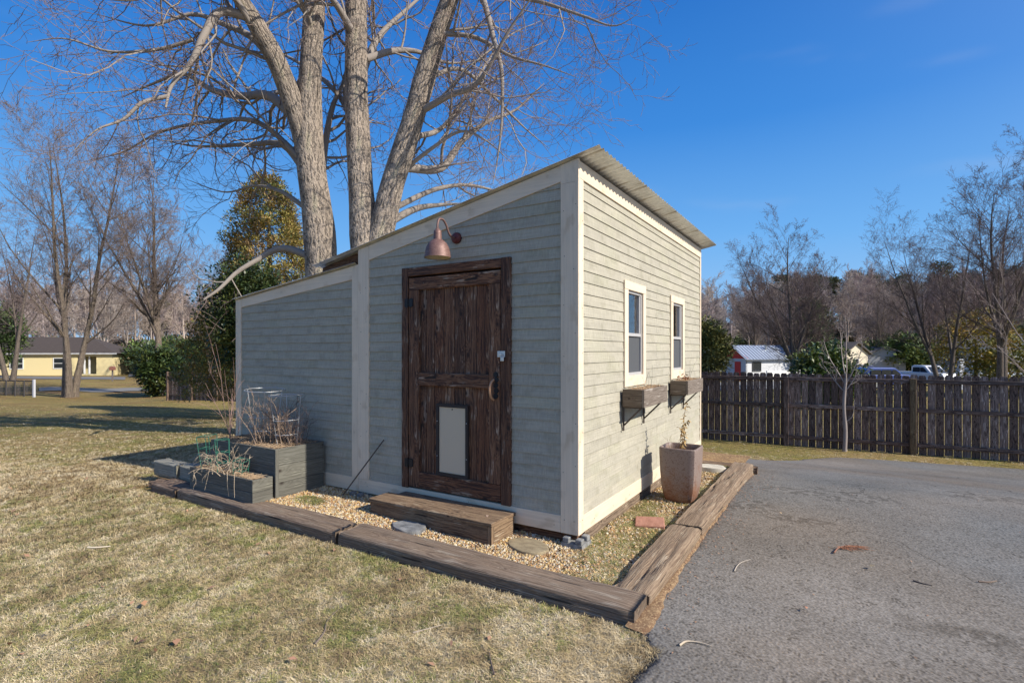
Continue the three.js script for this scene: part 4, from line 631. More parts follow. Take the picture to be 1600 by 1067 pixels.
{ const wht = std({ color: C(0.46, 0.46, 0.46), roughness: 0.4, metalness: 0.5 }), grn = std({ color: C(0.03, 0.15, 0.10), roughness: 0.5 });
  cage('pale wire plant cage standing at the left in the tall planter', -3.36, 0.50, 0.30, [0.16, 0.30, 0.56], 0.10, 0.19, wht, 0.0042, [0.03, 0, -0.05]); cage('pale wire plant cage standing at the right in the tall planter', -2.99, 0.50, 0.30, [0.14, 0.28, 0.52], 0.09, 0.16, wht, 0.0038, [-0.04, 1, 0.06]);
  cage('green wire plant cage leaning at the left in the low planter', -3.66, 0.28, 0.69, [0.10, 0.22, 0.34], 0.07, 0.09, grn, 0.0036, [0.05, 0.3, 0.06], true); cage('green wire plant cage leaning at the right in the low planter', -3.42, 0.28, 0.69, [0.10, 0.20, 0.32], 0.07, 0.085, grn, 0.0036, [-0.06, 0.9, 0.1], true); cage('low green wire plant cage near the end of the low planter', -3.14, 0.27, 0.69, [0.08, 0.17], 0.06, 0.07, grn, 0.0034, [0.1, 0.2, -0.2], true);
}
// grey blocks at the far left of the bed
{ const bm = std({ map: plT.map, bumpMap: plT.bump, bumpScale: 0.003, color: C(1.6, 1.55, 1.4), roughness: 0.95 }); const b = (x, z, w, d, turn, lab) => { const o = mesh('grey_block', tieGeo(w, d, 0.17, 50 + (w * 100 | 0), 0.5), bm); o.position.set(x, 0.075, z); o.rotation.y = turn; tag(o, lab, 'block', 'grey blocks beside the low planter'); }; b(-4.60, 0.60, 0.46, 0.15, 0.03, 'larger grey weathered block at the far left of the timber edging'); b(-4.20, 0.575, 0.31, 0.15, -0.05, 'smaller grey weathered block touching the low planter'); }
// garden stake leaning on the wall
{ const o = mesh('garden_stake', wire([V(-2.40, 0.045, 0.16), V(-1.972, 0.628, 0.008)], 0.006, 8), std({ color: C(0.09, 0.065, 0.05), roughness: 0.8 })); tag(o, 'thin dark rod leaning against the shed wall left of the step', 'stake'); }

// red clay washed out from under the timber corner
{ const m = new MB(), n = 160; for (let j = 0; j <= n; j++) { const z = lerp(0.90, -3.5, j / n), w = (0.02 + 0.07 * smooth(-0.2, 0.75, z)) * (0.5 + 0.7 * vn(z * 5, 4)) + (vn(z * 26, 14) - 0.5) * 0.015; const x0 = 0.68; for (let i = 0; i <= 6; i++) { const t = i / 6, x = x0 + (w + (0.72 - x0)) * t; m.vert([x, landY(x, z) + 0.017 + 0.014 * (1 - t) - (t === 1 ? 0.02 : 0) + (vn(x * 60, z * 60) - 0.5) * 0.01, z], [0, 1, 0], [x * 2, z * 2]); } } for (let j = 0; j < n; j++) for (let i = 0; i < 6; i++) { const a = j * 7 + i, b = a + 7; m.i.push(a, a + 1, b, a + 1, b + 1, b); } const g = m.geo(); g.computeVertexNormals(); mesh('clay_soil', g, std({ map: soilT, color: C(0.78, 0.80, 0.98), roughness: 1 })).userData.kind = 'structure'; }
// ---- litter on the drive and the lawn
{
  const pos = (px, py) => { let d = 3; for (let k = 0; k < 12; k++) { const p = at(px, py, d); d = FPX * (CAM[1] - landY(p.x, p.z) - 0.014) / (py - HORIZON); } return at(px, py, d); };
  const twig = (name, list, r, rgb, label) => { const pts = list.map(([x, y, l]) => { const p = pos(x, y); p.y += r + (l || 0); return p; }); tag(mesh(name, tube(new MB(), curve(pts, 14), (t) => r * (1 - 0.5 * t), 6).geo(), std({ color: C(...rgb), roughness: 0.9 })), label, 'twig', 'twigs on the ground'); };
  { const b = thing('pine_straw_tuft', 'curved rusty brown tuft of pine straw lying on the drive', 'pine straw'); const p0 = pos(1304, 866), p1 = pos(1312, 858), p2 = pos(1330, 855), p3 = pos(1349, 858), m = new MB(), r = rngOf(3); mesh('stem', tube(new MB(), curve([p0, p1, p2, p3].map((p) => p.clone().setY(p.y + 0.012)), 12), (t) => 0.006 * (1 - 0.5 * t), 5).geo(), std({ color: C(0.22, 0.10, 0.06) }), b); for (let k = 0; k < 90; k++) { const q = p1.clone().lerp(p3, r()); q.y += 0.006 + r() * 0.018; const e = q.clone().add(V((r() - 0.3) * 0.12, (r() - 0.5) * 0.02, (r() - 0.5) * 0.07)); tube(m, [q, e], [0.0016, 0.0008], 3, 1, false); } const o = mesh('needles', m.geo(), std({ color: C(0.42, 0.19, 0.10) }), b); o.userData.kind = 'stuff'; }
  twig('twig', [[1148, 893], [1153, 884], [1160, 879], [1173, 875]], 0.004, [0.40, 0.34, 0.27], 'pale bent twig on the drive near the timber');
  twig('twig', [[1062, 1010], [1072, 1004], [1090, 1005], [1112, 1011]], 0.006, [0.50, 0.40, 0.28], 'pale curved twig on the drive nearest the camera');
  twig('twig', [[1428, 908], [1440, 912], [1458, 916]], 0.005, [0.13, 0.10, 0.08], 'dark thin twig in the middle of the drive');
  twig('twig', [[1530, 910], [1545, 911], [1558, 909]], 0.006, [0.20, 0.14, 0.10], 'short brown twig near the right edge of the drive');
  twig('twig', [[492, 1008], [506, 990], [511, 972], [534, 948]], 0.006, [0.17, 0.13, 0.10], 'forked grey twig standing out of the lawn in the foreground');
  twig('twig', [[645, 990], [668, 984], [690, 978]], 0.005, [0.33, 0.27, 0.2], 'straight pale twig on the lawn in the foreground');
  twig('twig', [[772, 1055], [766, 1030], [764, 1015]], 0.004, [0.14, 0.10, 0.08], 'dark twig on the lawn at the bottom edge');
  twig('twig', [[136, 857], [150, 857], [172, 855]], 0.008, [0.62, 0.52, 0.38], 'pale straw coloured stick on the lawn at the left');
  const leafAt = (px, py, s, rgb) => { const m = new MB(), p = pos(px, py), a = rnd() * 6.28; p.y += 0.02; leaf(m, p, V(Math.cos(a), 0.15, Math.sin(a)).normalize(), V(rr(-0.3, 0.3), 1, rr(-0.3, 0.3)).normalize(), s, s * 0.5); return mesh('fallen_leaf', m.geo(), std({ color: C(...rgb), side: THREE.DoubleSide, roughness: 0.8 })); };
  for (const [x, y, s, c, l] of [[225, 952, 0.07, [0.52, 0.27, 0.13], 'curled orange brown leaf on the lawn left of the sticks'], [276, 1004, 0.08, [0.55, 0.29, 0.15], 'large tan leaf on the foreground lawn'], [450, 1035, 0.05, [0.60, 0.30, 0.17], 'reddish leaf on the foreground lawn'], [212, 1012, 0.05, [0.20, 0.09, 0.06], 'dark brown leaf on the foreground lawn'], [1260, 953, 0.035, [0.48, 0.22, 0.12], 'small rust coloured leaf on the drive'], [1359, 890, 0.05, [0.20, 0.16, 0.10], 'crumpled dark leaf on the drive behind the twigs'], [1222, 806, 0.035, [0.55, 0.38, 0.2], 'small tan leaf on the drive beside the timber'], [771, 801, 0.05, [0.45, 0.30, 0.2], 'brown leaf lying on the wooden step']]) { const o = leafAt(x, y, s, c); if (x === 771) { const q = new THREE.Vector3(); o.geometry.computeBoundingBox(); o.geometry.boundingBox.getCenter(q); o.position.set(-0.66 - q.x, 0.200 - q.y, 0.22 - q.z); } tag(o, l, 'leaf', 'fallen leaves'); }
  { const m = new MB(), r = rngOf(90); for (let k = 0; k < 420; k++) { const z = r() * 4.2 - 3.4, x = 0.735 + Math.pow(r(), 2.5) * 0.25; leaf(m, V(x, landY(x, z) + 0.016, z), V(r() - 0.5, 0.1, r() - 0.5).normalize(), V(r() - 0.5, 1.5, r() - 0.5).normalize(), 0.012 + r() * 0.014, 0.008); } for (let k = 0; k < 380; k++) { const z = r() * 9 - 7, x = 0.9 + r() * 7; leaf(m, V(x, landY(x, z) + 0.017, z), V(r() - 0.5, 0.1, r() - 0.5).normalize(), V(r() - 0.5, 1.5, r() - 0.5).normalize(), 0.008 + r() * 0.016, 0.008); } for (let k = 0; k < 170; k++) { const x = 0.4 - Math.pow(r(), 1.3) * 11, z = 1.0 + (r() - 0.25) * 3.2; if (z < 0.95 && x > -4.9) continue; leaf(m, V(x, landY(x, z) + 0.02, z), V(r() - 0.5, 0.15, r() - 0.5).normalize(), V(r() - 0.5, 1.2, r() - 0.5).normalize(), 0.02 + r() * 0.035, 0.012 + r() * 0.012); } const o = mesh('leaf_litter', m.geo(), std({ color: C(0.34, 0.19, 0.11), side: THREE.DoubleSide })); tag(o, 'fine brown leaf crumbs scattered over the drive and the lawn', 'leaf litter', null, 'stuff'); }
}
// ================================================================ FENCES
const fenceW = woodTex(71, { base: [0.40, 0.345, 0.31], dark: [0.20, 0.165, 0.15], pale: [0.55, 0.51, 0.48], worn: 0.42, knots: 5, contrast: 1.5, cracks: 0.5 });
const fenceMats = [[1.65, 1.56, 1.52], [1.0, 0.93, 0.9], [2.3, 2.2, 2.12], [1.35, 1.18, 1.06]].map((c) => std({ map: fenceW.map, bumpMap: fenceW.bump, bumpScale: 0.005, color: C(...c), roughness: 0.95 }));
const postMat = std({ map: greyW.map, bumpMap: greyW.bump, bumpScale: 0.004, color: C(0.80, 0.66, 0.44), roughness: 0.95 });
{
  const turn = Math.atan(0.08), t = thing('picket_fence', 'weathered dark board fence with three rails along the far side of the drive', 'fence', [-1.5, -0.93, -11.42], turn), W = 0.158;
  const dog = [[-0.0725, 0], [0.0725, 0], [0.0725, 1.79], [0.05, 1.83], [-0.05, 1.83], [-0.0725, 1.79]], geos = [0, 1, 2, 3].map((k) => prism(dog, 0, -0.018, false, k * 0.37 + 0.1));
  for (let k = -16, x = -16 * W; x < 13.5; x += W + (NT[(k + 900) * 3] - 0.5) * 0.006, k++) { const o = mesh('picket', geos[(k + 64) & 3], fenceMats[(NT[(k + 500) * 7] * 4) | 0], t); o.position.set(x, -0.02 + (NT[(k + 100) * 11] - 0.5) * 0.03, (NT[(k + 40) * 5] - 0.5) * 0.006 - 0.003); o.rotation.z = (NT[(k + 77) * 13] - 0.5) * 0.012; }
  const px = [-2.93, -0.49, 1.95, 4.55, 7.0, 9.44, 11.9];
  px.forEach((x, i) => { mesh('post', box(x - 0.058, x + 0.058, -0.15, 1.72 + (i % 2) * 0.02, 0.042, 0.150, 0.006), i % 2 ? postMat : fenceMats[3], t); if (i) for (const h of [0.2, 1.0, 1.67]) mesh('rail', box(px[i - 1] + 0.01, x - 0.01, h - 0.045, h + 0.045, 0.0015, 0.0405, 0.004), fenceMats[(i + (h * 3 | 0)) & 3], t); });
}
{ // fence at the far left, seen past the shed
  const a = at(262, 600, 29.5), b = at(420, 600, 27), L = a.distanceTo(b), turn = Math.atan2(-(b.z - a.z), b.x - a.x), y = landY((a.x + b.x) / 2, (a.z + b.z) / 2), t = thing('board_fence', 'dark shaded board fence beyond the lawn at the left of the shed', 'fence', [a.x, y, a.z], turn);
  for (let x = 0, k = 0; x < L; x += 0.152, k++) { const o = mesh('fence_board', prism([[0, -0.25], [0.146, -0.25], [0.146, 1.5], [0, 1.5]], 0, -0.018, false, k * 0.37), fenceMats[k & 3], t); o.position.x = x; }
  for (let x = 0.05; x < L; x += 1.85) mesh('post', box(x - 0.045, x + 0.045, -0.25, 1.52, 0.04, 0.13, 0.005), fenceMats[3], t);
  for (const h of [0.25, 1.25]) mesh('rail', box(0.02, L - 0.02, h - 0.04, h + 0.04, 0.002, 0.039, 0.004), fenceMats[1], t);
}
{ // low wire fence at the left edge
  const a = at(-60, 600, 35), b = at(52, 600, 33.5), L = a.distanceTo(b), t = thing('wire_fence', 'low dark wire fence with pale end post at the left edge', 'fence', [a.x, landY(b.x, b.z) + 0.02, a.z], Math.atan2(-(b.z - a.z), b.x - a.x)), dk = std({ color: C(0.05, 0.045, 0.045) }), gm = std({ color: C(0.10, 0.08, 0.08), roughness: 0.8 });
  for (let x = 0; x <= L - 0.2; x += 0.78) mesh('post', box(x - 0.03, x + 0.03, -0.1, 1.05, -0.03, 0.03), dk, t);
  mesh('end_post', box(L - 0.06, L + 0.06, -0.1, 1.12, -0.06, 0.06), std({ color: C(0.45, 0.45, 0.47) }), t);
  for (const h of [0.12, 1.02]) mesh('rail', box(0, L - 0.07, h - 0.03, h + 0.03, -0.045, -0.031), dk, t);
  const g = []; for (let x = 0.05; x < L - 0.1; x += 0.11) g.push(box(x, x + 0.018, 0.15, 0.98, -0.06, -0.046, 0.001)); for (let y = 0.2; y < 1; y += 0.11) g.push(box(0, L - 0.08, y, y + 0.016, -0.078, -0.062, 0.001)); mesh('wire_mesh', mergeGeometries(g), gm, t).userData.kind = 'stuff';
}
// ================================================================ TREES
const barkT = (() => { const W = 512, H = 1024, hh = new Float32Array(W * H); const map = tex(W, H, (u, v, i, j) => { const wx = fbm(u * 5, v * 4, 3, 5, 4) * 1.4, f = vn(u * 26 + wx * 2, v * 9 + wx, 26, 9), f2 = vn(u * 52 + wx * 3, v * 34, 52, 34), f3 = vn(u * 80, v * 90, 80, 90), bl = fbm(u * 4 + 7, v * 3, 4, 4, 3); const ridge = 0.5 * f + 0.3 * f2 + 0.2 * f3, cr = smooth(0.46, 0.30, ridge); hh[j * W + i] = clamp(0.25 + ridge * 0.9 - cr * 0.25); const b = 0.66 + (bl - 0.5) * 0.22 + (f3 - 0.5) * 0.13 + (f2 - 0.5) * 0.1 - cr * 0.17; return mix3([b, b * 0.945, b * 0.885], [b * 0.86, b * 0.86, b * 0.74], smooth(0.6, 0.8, bl) * 0.5); }); const bump = tex(W, H, (u, v, i, j) => hh[j * W + i], { grey: true }); for (const t of [map, bump]) t.repeat.set(1, 1 / 1.1); return { map, bump }; })();
const barkMat = std({ map: barkT.map, bumpMap: barkT.bump, bumpScale: 0.024, color: C(0.74, 0.67, 0.59), roughness: 0.95 });
const barkDark = std({ map: barkT.map, bumpMap: barkT.bump, bumpScale: 0.03, color: C(0.36, 0.32, 0.29), roughness: 0.95 }), barkMid = std({ map: barkT.map, bumpMap: barkT.bump, bumpScale: 0.03, color: C(0.47, 0.41, 0.35), roughness: 0.95 });
const limbPale = std({ color: C(0.27, 0.228, 0.19), roughness: 0.95 }), twigPale = std({ color: C(0.215, 0.155, 0.13), roughness: 0.95 }), limbDark = std({ color: C(0.15, 0.12, 0.105), roughness: 0.95 }), twigDark = std({ color: C(0.12, 0.085, 0.078), roughness: 0.95 }), twigMid = std({ color: C(0.20, 0.15, 0.125), roughness: 0.95 });

function branch(S, p, d, r, L, lvl, o, rg) {
  const n = Math.max(2, Math.round(o.segs[lvl])), pts = [p.clone()], q = p.clone(), dd = d.clone(), w = o.wander[lvl];
  for (let i = 0; i < n; i++) { dd.x += (rg() - 0.5) * w; dd.z += (rg() - 0.5) * w; dd.y += (rg() - 0.5) * w + o.lift[lvl]; dd.normalize(); q.addScaledVector(dd, L / n); pts.push(q.clone()); }
  const end = o.taper[lvl], rad = (t) => Math.max(o.min, r * (1 - t * (1 - end)));
  tube(r > o.cut ? S.limb : S.twig, pts, rad, r > 0.12 ? 9 : r > 0.05 ? 6 : r > 0.02 ? 4 : 3, r > 0.12 ? 2 : 1, false);
  if (lvl + 1 < o.segs.length) sprout(S, pts, rad, L, lvl, o, rg);
  return pts;
}
function sprout(S, pts, rad, L, lvl, o, rg, from = o.from[lvl]) {
  const kids = Math.round(o.kids[lvl] * (o.perM ? L * (1 - from) : 1)), n = pts.length - 1;
  for (let k = 0; k < kids; k++) {
    const t = clamp(from + (1 - from) * (k + rg()) / kids), f = t * n, i = Math.min(n - 1, f | 0), p = pts[i].clone().lerp(pts[i + 1], f - i), d = pts[i + 1].clone().sub(pts[i]).normalize();
    const ax = V(rg() - 0.5, rg() - 0.5, rg() - 0.5).cross(d).normalize(), a = o.ang[lvl] * (0.7 + rg() * 0.6); d.applyAxisAngle(ax, a);
    branch(S, p, d, Math.max(o.min, rad(t) * o.rr[lvl] * (0.7 + rg() * 0.5)), (o.len ? o.len[lvl] : L * o.lr[lvl]) * (0.55 + rg() * 0.75) * (1.15 - 0.5 * t), lvl + 1, o, rg);
  }
}
// ---- the big pale tree behind the shed
{
  const base = at(540, 547, 9.6), t = thing('big_bare_tree', 'big bare tree with three pale trunks rising behind the shed', 'tree', [base.x, landY(base.x, base.z), base.z]), off = t.position.clone();
  const P = (list) => list.map(([x, y, d]) => at(x, y, d).sub(off));
  const rgh = (r) => (k, a, L) => r(k) * (1 + (vn(a * 2.2 + 9, L * 1.6, 256, 256) - 0.5) * 0.13 + (vn(a * 5 + 3, L * 5) - 0.5) * 0.05);
  const lerpR = (v) => (k) => { const f = k * (v.length - 1), i = Math.min(v.length - 2, f | 0); return lerp(v[i], v[i + 1], f - i); };
  const trunk = (list, radii, n = 60) => { const pts = curve(P(list), n), r = lerpR(radii); mesh('trunk', tube(new MB(), pts, rgh(r), 28, 2).geo(), barkMat, t); return [pts, r]; };
  const g0 = (px, d) => { const p = at(px, 600, d); return HORIZON + FPX * (CAM[1] - landY(p.x, p.z) + 0.15) / d; };
  const T1 = trunk([[507, g0(507, 9.3), 9.3], [504, 480, 9.3], [498, 360, 9.3], [484, 235, 9.35], [485, 120, 9.4], [491, 0, 9.5], [499, -160, 9.6], [512, -400, 9.8]], [0.34, 0.295, 0.262, 0.238, 0.19, 0.18, 0.16, 0.09]);
  const T1b = trunk([[488, 290, 9.36], [474, 215, 9.34], [452, 145, 9.2], [430, 92, 9.0], [402, 42, 8.8], [370, -10, 8.6], [325, -90, 8.4], [270, -220, 8.2]], [0.17, 0.185, 0.175, 0.16, 0.145, 0.12, 0.10, 0.05], 40);
  const T2 = trunk([[572, g0(572, 9.05), 9.05], [571, 400, 9.1], [564, 300, 9.32], [557, 150, 9.7], [556, 0, 9.9], [560, -200, 10.1], [572, -420, 10.4]], [0.36, 0.262, 0.216, 0.206, 0.195, 0.15, 0.08]);
  const T3 = trunk([[584, 440, 9.08], [592, 380, 9.1], [613, 290, 9.25], [641, 200, 9.35], [671, 95, 9.4], [698, 12, 9.3], [735, -85, 9.2], [790, -240, 9.0]], [0.24, 0.225, 0.205, 0.19, 0.182, 0.155, 0.12, 0.06]);
  const S = { limb: new MB(), twig: new MB() }, rg = rngOf(404);
  const o = { segs: [9, 6, 5, 4, 3], wander: [0.4, 0.66, 0.75, 0.75, 0.5], lift: [0.0, 0.03, 0.02, 0.03, 0.0], taper: [0.3, 0.35, 0.4, 0.5, 0.6], kids: [3.3, 3.9, 4.6, 3.8, 0], perM: true, from: [0.12, 0.1, 0.1, 0.1, 0], ang: [0.95, 0.85, 0.8, 0.75, 0.7], rr: [0.48, 0.55, 0.6, 0.65, 0.7], len: [1.6, 0.85, 0.44, 0.24, 0.2], min: 0.0031, cut: 0.011 };
  const limb = (list, r0, r1, from = 0.05) => { const c = curve(P(list), 26), r = (k) => lerp(r0, r1 * 0.35, Math.pow(k, 1.2)); let L = 0; for (let i = 1; i < c.length; i++) L += c[i].distanceTo(c[i - 1]); tube(S.limb, c, rgh(r), r0 > 0.05 ? 10 : 7, 1, true); sprout(S, c, r, L, 0, o, rg, from); };
  const limbs = [
    [[[392, 28, 8.7], [345, 18, 8.5], [318, 55, 8.3], [298, 98, 8.2], [268, 132, 8.1], [258, 168, 8.0]], 0.075, 0.04], [[[262, 150, 8.05], [222, 160, 7.9], [192, 186, 7.8], [150, 203, 7.6], [110, 240, 7.5]], 0.034, 0.01],
    [[[440, 120, 9.1], [398, 62, 9.2], [350, 38, 9.3], [300, 22, 9.4], [230, 40, 9.2], [150, 22, 9.1]], 0.07, 0.015], [[[472, 195, 9.6], [420, 150, 10.2], [375, 150, 10.8], [330, 140, 11.2], [285, 115, 11.6], [240, 130, 12], [190, 152, 12.4]], 0.10, 0.025],
    [[[300, 62, 8.3], [250, 76, 8.3], [170, 80, 8.2], [100, 60, 8.0], [40, 66, 7.9]], 0.032, 0.008], [[[482, 275, 9.6], [440, 226, 10.1], [395, 225, 10.5], [340, 228, 10.9], [300, 228, 11.2], [260, 220, 11.4]], 0.065, 0.022],
    [[[488, 402, 9.4], [444, 388, 9.7], [421, 394, 9.7], [405, 404, 9.6], [370, 425, 9.4], [340, 453, 9.2], [318, 468, 9.1]], 0.07, 0.05, 0.6], [[[500, 300, 9.7], [508, 225, 10.2], [520, 165, 10.4], [536, 128, 10.5], [548, 60, 10.8]], 0.075, 0.04],
    [[[572, 92, 9.9], [612, 80, 10.2], [650, 80, 10.5], [700, 98, 11], [760, 92, 11.4]], 0.07, 0.02], [[[628, 262, 9.7], [690, 262, 10.3], [722, 220, 10.7], [762, 190, 11], [805, 172, 11.3], [850, 130, 11.5]], 0.085, 0.02],
    [[[606, 330, 9.8], [680, 296, 10.4], [730, 289, 10.8], [780, 300, 11.2], [815, 312, 11.4]], 0.055, 0.018, 0.3], [[[600, 352, 9.8], [650, 326, 10.2], [690, 320, 10.5], [725, 318, 10.8]], 0.075, 0.04, 0.6],
    [[[742, -40, 9.1], [758, 8, 8.9], [771, 60, 8.7], [783, 105, 8.6], [785, 150, 8.5], [783, 202, 8.5], [777, 250, 8.5], [770, 288, 8.5]], 0.055, 0.010, 0.2], [[[722, -42, 9.2], [780, -12, 9.0], [850, 4, 8.8], [915, 26, 8.7], [962, 40, 8.6], [1000, 20, 8.5]], 0.045, 0.008],
    [[[686, 52, 9.3], [742, 58, 9.2], [800, 88, 9.1], [850, 102, 9.0], [905, 122, 8.9]], 0.045, 0.010], [[[664, 125, 9.5], [720, 108, 10], [770, 150, 10.4], [820, 200, 10.8], [858, 232, 11]], 0.045, 0.012],
    [[[478, 255, 9.5], [400, 190, 10.3], [330, 190, 10.9], [250, 206, 11.5], [190, 238, 12], [140, 250, 12.3]], 0.055, 0.014], [[[556, 210, 9.9], [530, 150, 10.6], [470, 100, 11.4], [420, 80, 12], [360, 92, 12.6]], 0.06, 0.02],
    [[[560, 130, 10], [590, 60, 10.7], [640, 10, 11.3], [700, -40, 12]], 0.08, 0.03], [[[556, 60, 9.8], [520, 0, 9.2], [480, -40, 8.6], [430, -60, 8]], 0.07, 0.02], [[[648, 180, 9.5], [700, 150, 8.9], [745, 130, 8.4], [800, 40, 8.0], [850, -30, 7.8]], 0.06, 0.015],
    [[[640, 215, 9.7], [690, 200, 10.6], [740, 130, 11.4], [790, 60, 12.2], [850, 30, 12.8]], 0.055, 0.014], [[[484, 330, 9.4], [440, 300, 10], [400, 290, 10.6], [350, 300, 11.1], [290, 280, 11.4]], 0.045, 0.014, 0.3], [[[620, 275, 9.6], [670, 235, 9.2], [720, 205, 8.9], [760, 220, 8.6], [800, 255, 8.4]], 0.04, 0.012, 0.3],
    [[[400, 50, 8.8], [350, -20, 8.3], [280, -20, 7.9], [200, 0, 7.6], [120, -10, 7.4]], 0.055, 0.012], [[[735, -85, 9.2], [800, -60, 9.4], [870, -40, 9.6], [930, -10, 9.8]], 0.06, 0.014]];
  for (const [l, a, b, f] of limbs) limb(l, a, b, f);
  const od = { ...o, kids: [1.8, 3.2, 4.0, 3.5, 0] };
  for (const [pts, r] of [T1, T1b, T2, T3]) { const n = pts.length, part2 = pts.slice((n * 0.62) | 0); let L = 0; for (let i = 1; i < part2.length; i++) L += part2[i].distanceTo(part2[i - 1]); sprout(S, part2, (k) => Math.min(0.09, r(0.62 + 0.38 * k) * 0.5), L, 0, { ...od, len: [2.4, 1.0, 0.5, 0.28, 0.2] }, rg, 0); }
  mesh('limbs', S.limb.geo(), limbPale, t); mesh('twigs', S.twig.geo(), twigPale, t).userData.kind = 'stuff';
}
// ---- other bare trees: a few kinds, copied
function bareKind(name, seed, H, { stems = 1, spreadA = 0.3, r = 0.22, dark, twig, fork = 0.3, limbMat, min = 0.006, dense = 1 }) {
  const t = new THREE.Group(); t.name = name; const S = { limb: new MB(), twig: new MB() }, rg = rngOf(seed);
  const o = { segs: [8, 6, 5, 4, 3], wander: [0.14, 0.26, 0.34, 0.4, 0.4], lift: [0.03, 0.045, 0.04, 0.03, 0.01], taper: [0.10, 0.2, 0.3, 0.4, 0.6], kids: [17, 9 * dense, 7 * dense, 5 * dense, 0], from: [0.04, 0.12, 0.1, 0.1, 0], ang: [0.66, 0.7, 0.75, 0.75, 0.7], rr: [0.45, 0.45, 0.5, 0.6, 0.7], lr: [0.42, 0.42, 0.45, 0.5, 0.5], min, cut: 0.03 };
  const lean = (k) => { const a = k / stems * 6.28 + seed; return V(Math.cos(a) * spreadA * 0.5, 1, Math.sin(a) * spreadA * 0.5).normalize(); };
  for (let k = 0; k < stems; k++) {
    const d = stems > 1 ? lean(k) : V(0.03, 1, -0.02), pts = [V(stems > 1 ? Math.cos(k / stems * 6.28 + seed) * r * 0.9 : 0, -0.3, stems > 1 ? Math.sin(k / stems * 6.28 + seed) * r * 0.9 : 0)], q = pts[0].clone(), L = H * fork, n = 7;
    for (let i = 0; i < n; i++) { d.x += (rg() - 0.5) * 0.07; d.z += (rg() - 0.5) * 0.07; d.normalize(); q.addScaledVector(d, (L + 0.3) / n); pts.push(q.clone()); }
    mesh('trunk', tube(new MB(), pts, (x) => r * (1 + 0.5 * Math.exp(-x * 12)) * (1 - 0.3 * x), 14, 2).geo(), dark, t);
    const m = stems > 2 ? 1 : stems > 1 ? 2 : 4; for (let i = 0; i < m; i++) { const a = i / m * 6.28 + rg() * 2, e = i === 0 ? d.clone() : d.clone().add(V(Math.cos(a) * spreadA * 1.3, 0.1, Math.sin(a) * spreadA * 1.3)).normalize(); branch(S, q.clone().addScaledVector(d, i ? -L * 0.12 * rg() : -0.02), e, r * (i ? 0.5 : 0.68), H * (1 - fork) * (0.78 + rg() * 0.3), 0, o, rg); }
  }
  mesh('limbs', S.limb.geo(), limbMat, t); mesh('twigs', S.twig.geo(), twig, t).userData.kind = 'stuff';
  return t;
}
const kinds = [bareKind('bare_tree', 3, 16, { stems: 3, spreadA: 0.2, r: 0.23, dark: barkMid, twig: twigMid, limbMat: barkMid, fork: 0.17, min: 0.0055 }), bareKind('bare_tree', 8, 12, { stems: 1, spreadA: 0.42, r: 0.26, dark: barkDark, twig: twigDark, limbMat: barkDark, fork: 0.2, min: 0.005 }), bareKind('bare_tree', 14, 16, { stems: 2, spreadA: 0.3, r: 0.24, dark: barkDark, twig: twigDark, limbMat: barkDark, fork: 0.24, min: 0.005 }), bareKind('bare_tree', 21, 14, { stems: 1, spreadA: 0.36, r: 0.26, dark: barkMid, twig: twigMid, limbMat: barkMid, fork: 0.3, min: 0.0055 })];
function plantBare(kind, px, depth, s, turn, label) { const p = at(px, 600, depth), t = kinds[kind].clone(); t.name = numbered('bare_tree'); t.position.set(p.x, landY(p.x, p.z), p.z); t.scale.setScalar(s); t.rotation.y = turn; scene.add(t); tag(t, label, 'tree', 'bare winter trees'); }
plantBare(0, 108, 34, 1.02, 0.4, 'bare tree with three close stems on the lawn before the yellow house');
plantBare(3, 246, 36, 1.0, 1.9, 'pale bare tree wrapped by a dark evergreen bush at the left');
plantBare(2, 14, 52, 1.0, 2.2, 'bare tree at the left edge behind the wire fence');
plantBare(1, 1240, 42, 1.0, 0.6, 'bare dark tree beside the white house with the red gable');
plantBare(2, 1476, 37, 0.74, 0.9, 'bare dark tree with two stems behind the white pickup');
plantBare(2, 1566, 33, 0.88, 2.6, 'tallest bare dark tree at the right edge');
plantBare(1, 1264, 46, 0.8, 2.4, 'smaller bare dark tree close behind the tree at the red gable');
plantBare(3, 1180, 70, 0.85, 0.3, 'pale bare tree far behind the white house');
plantBare(3, 1370, 66, 0.8, 4, 'pale bare tree far behind the blue car');
plantBare(0, 330, 62, 0.85, 2, 'bare tree far behind the evergreen at the left of the shed');
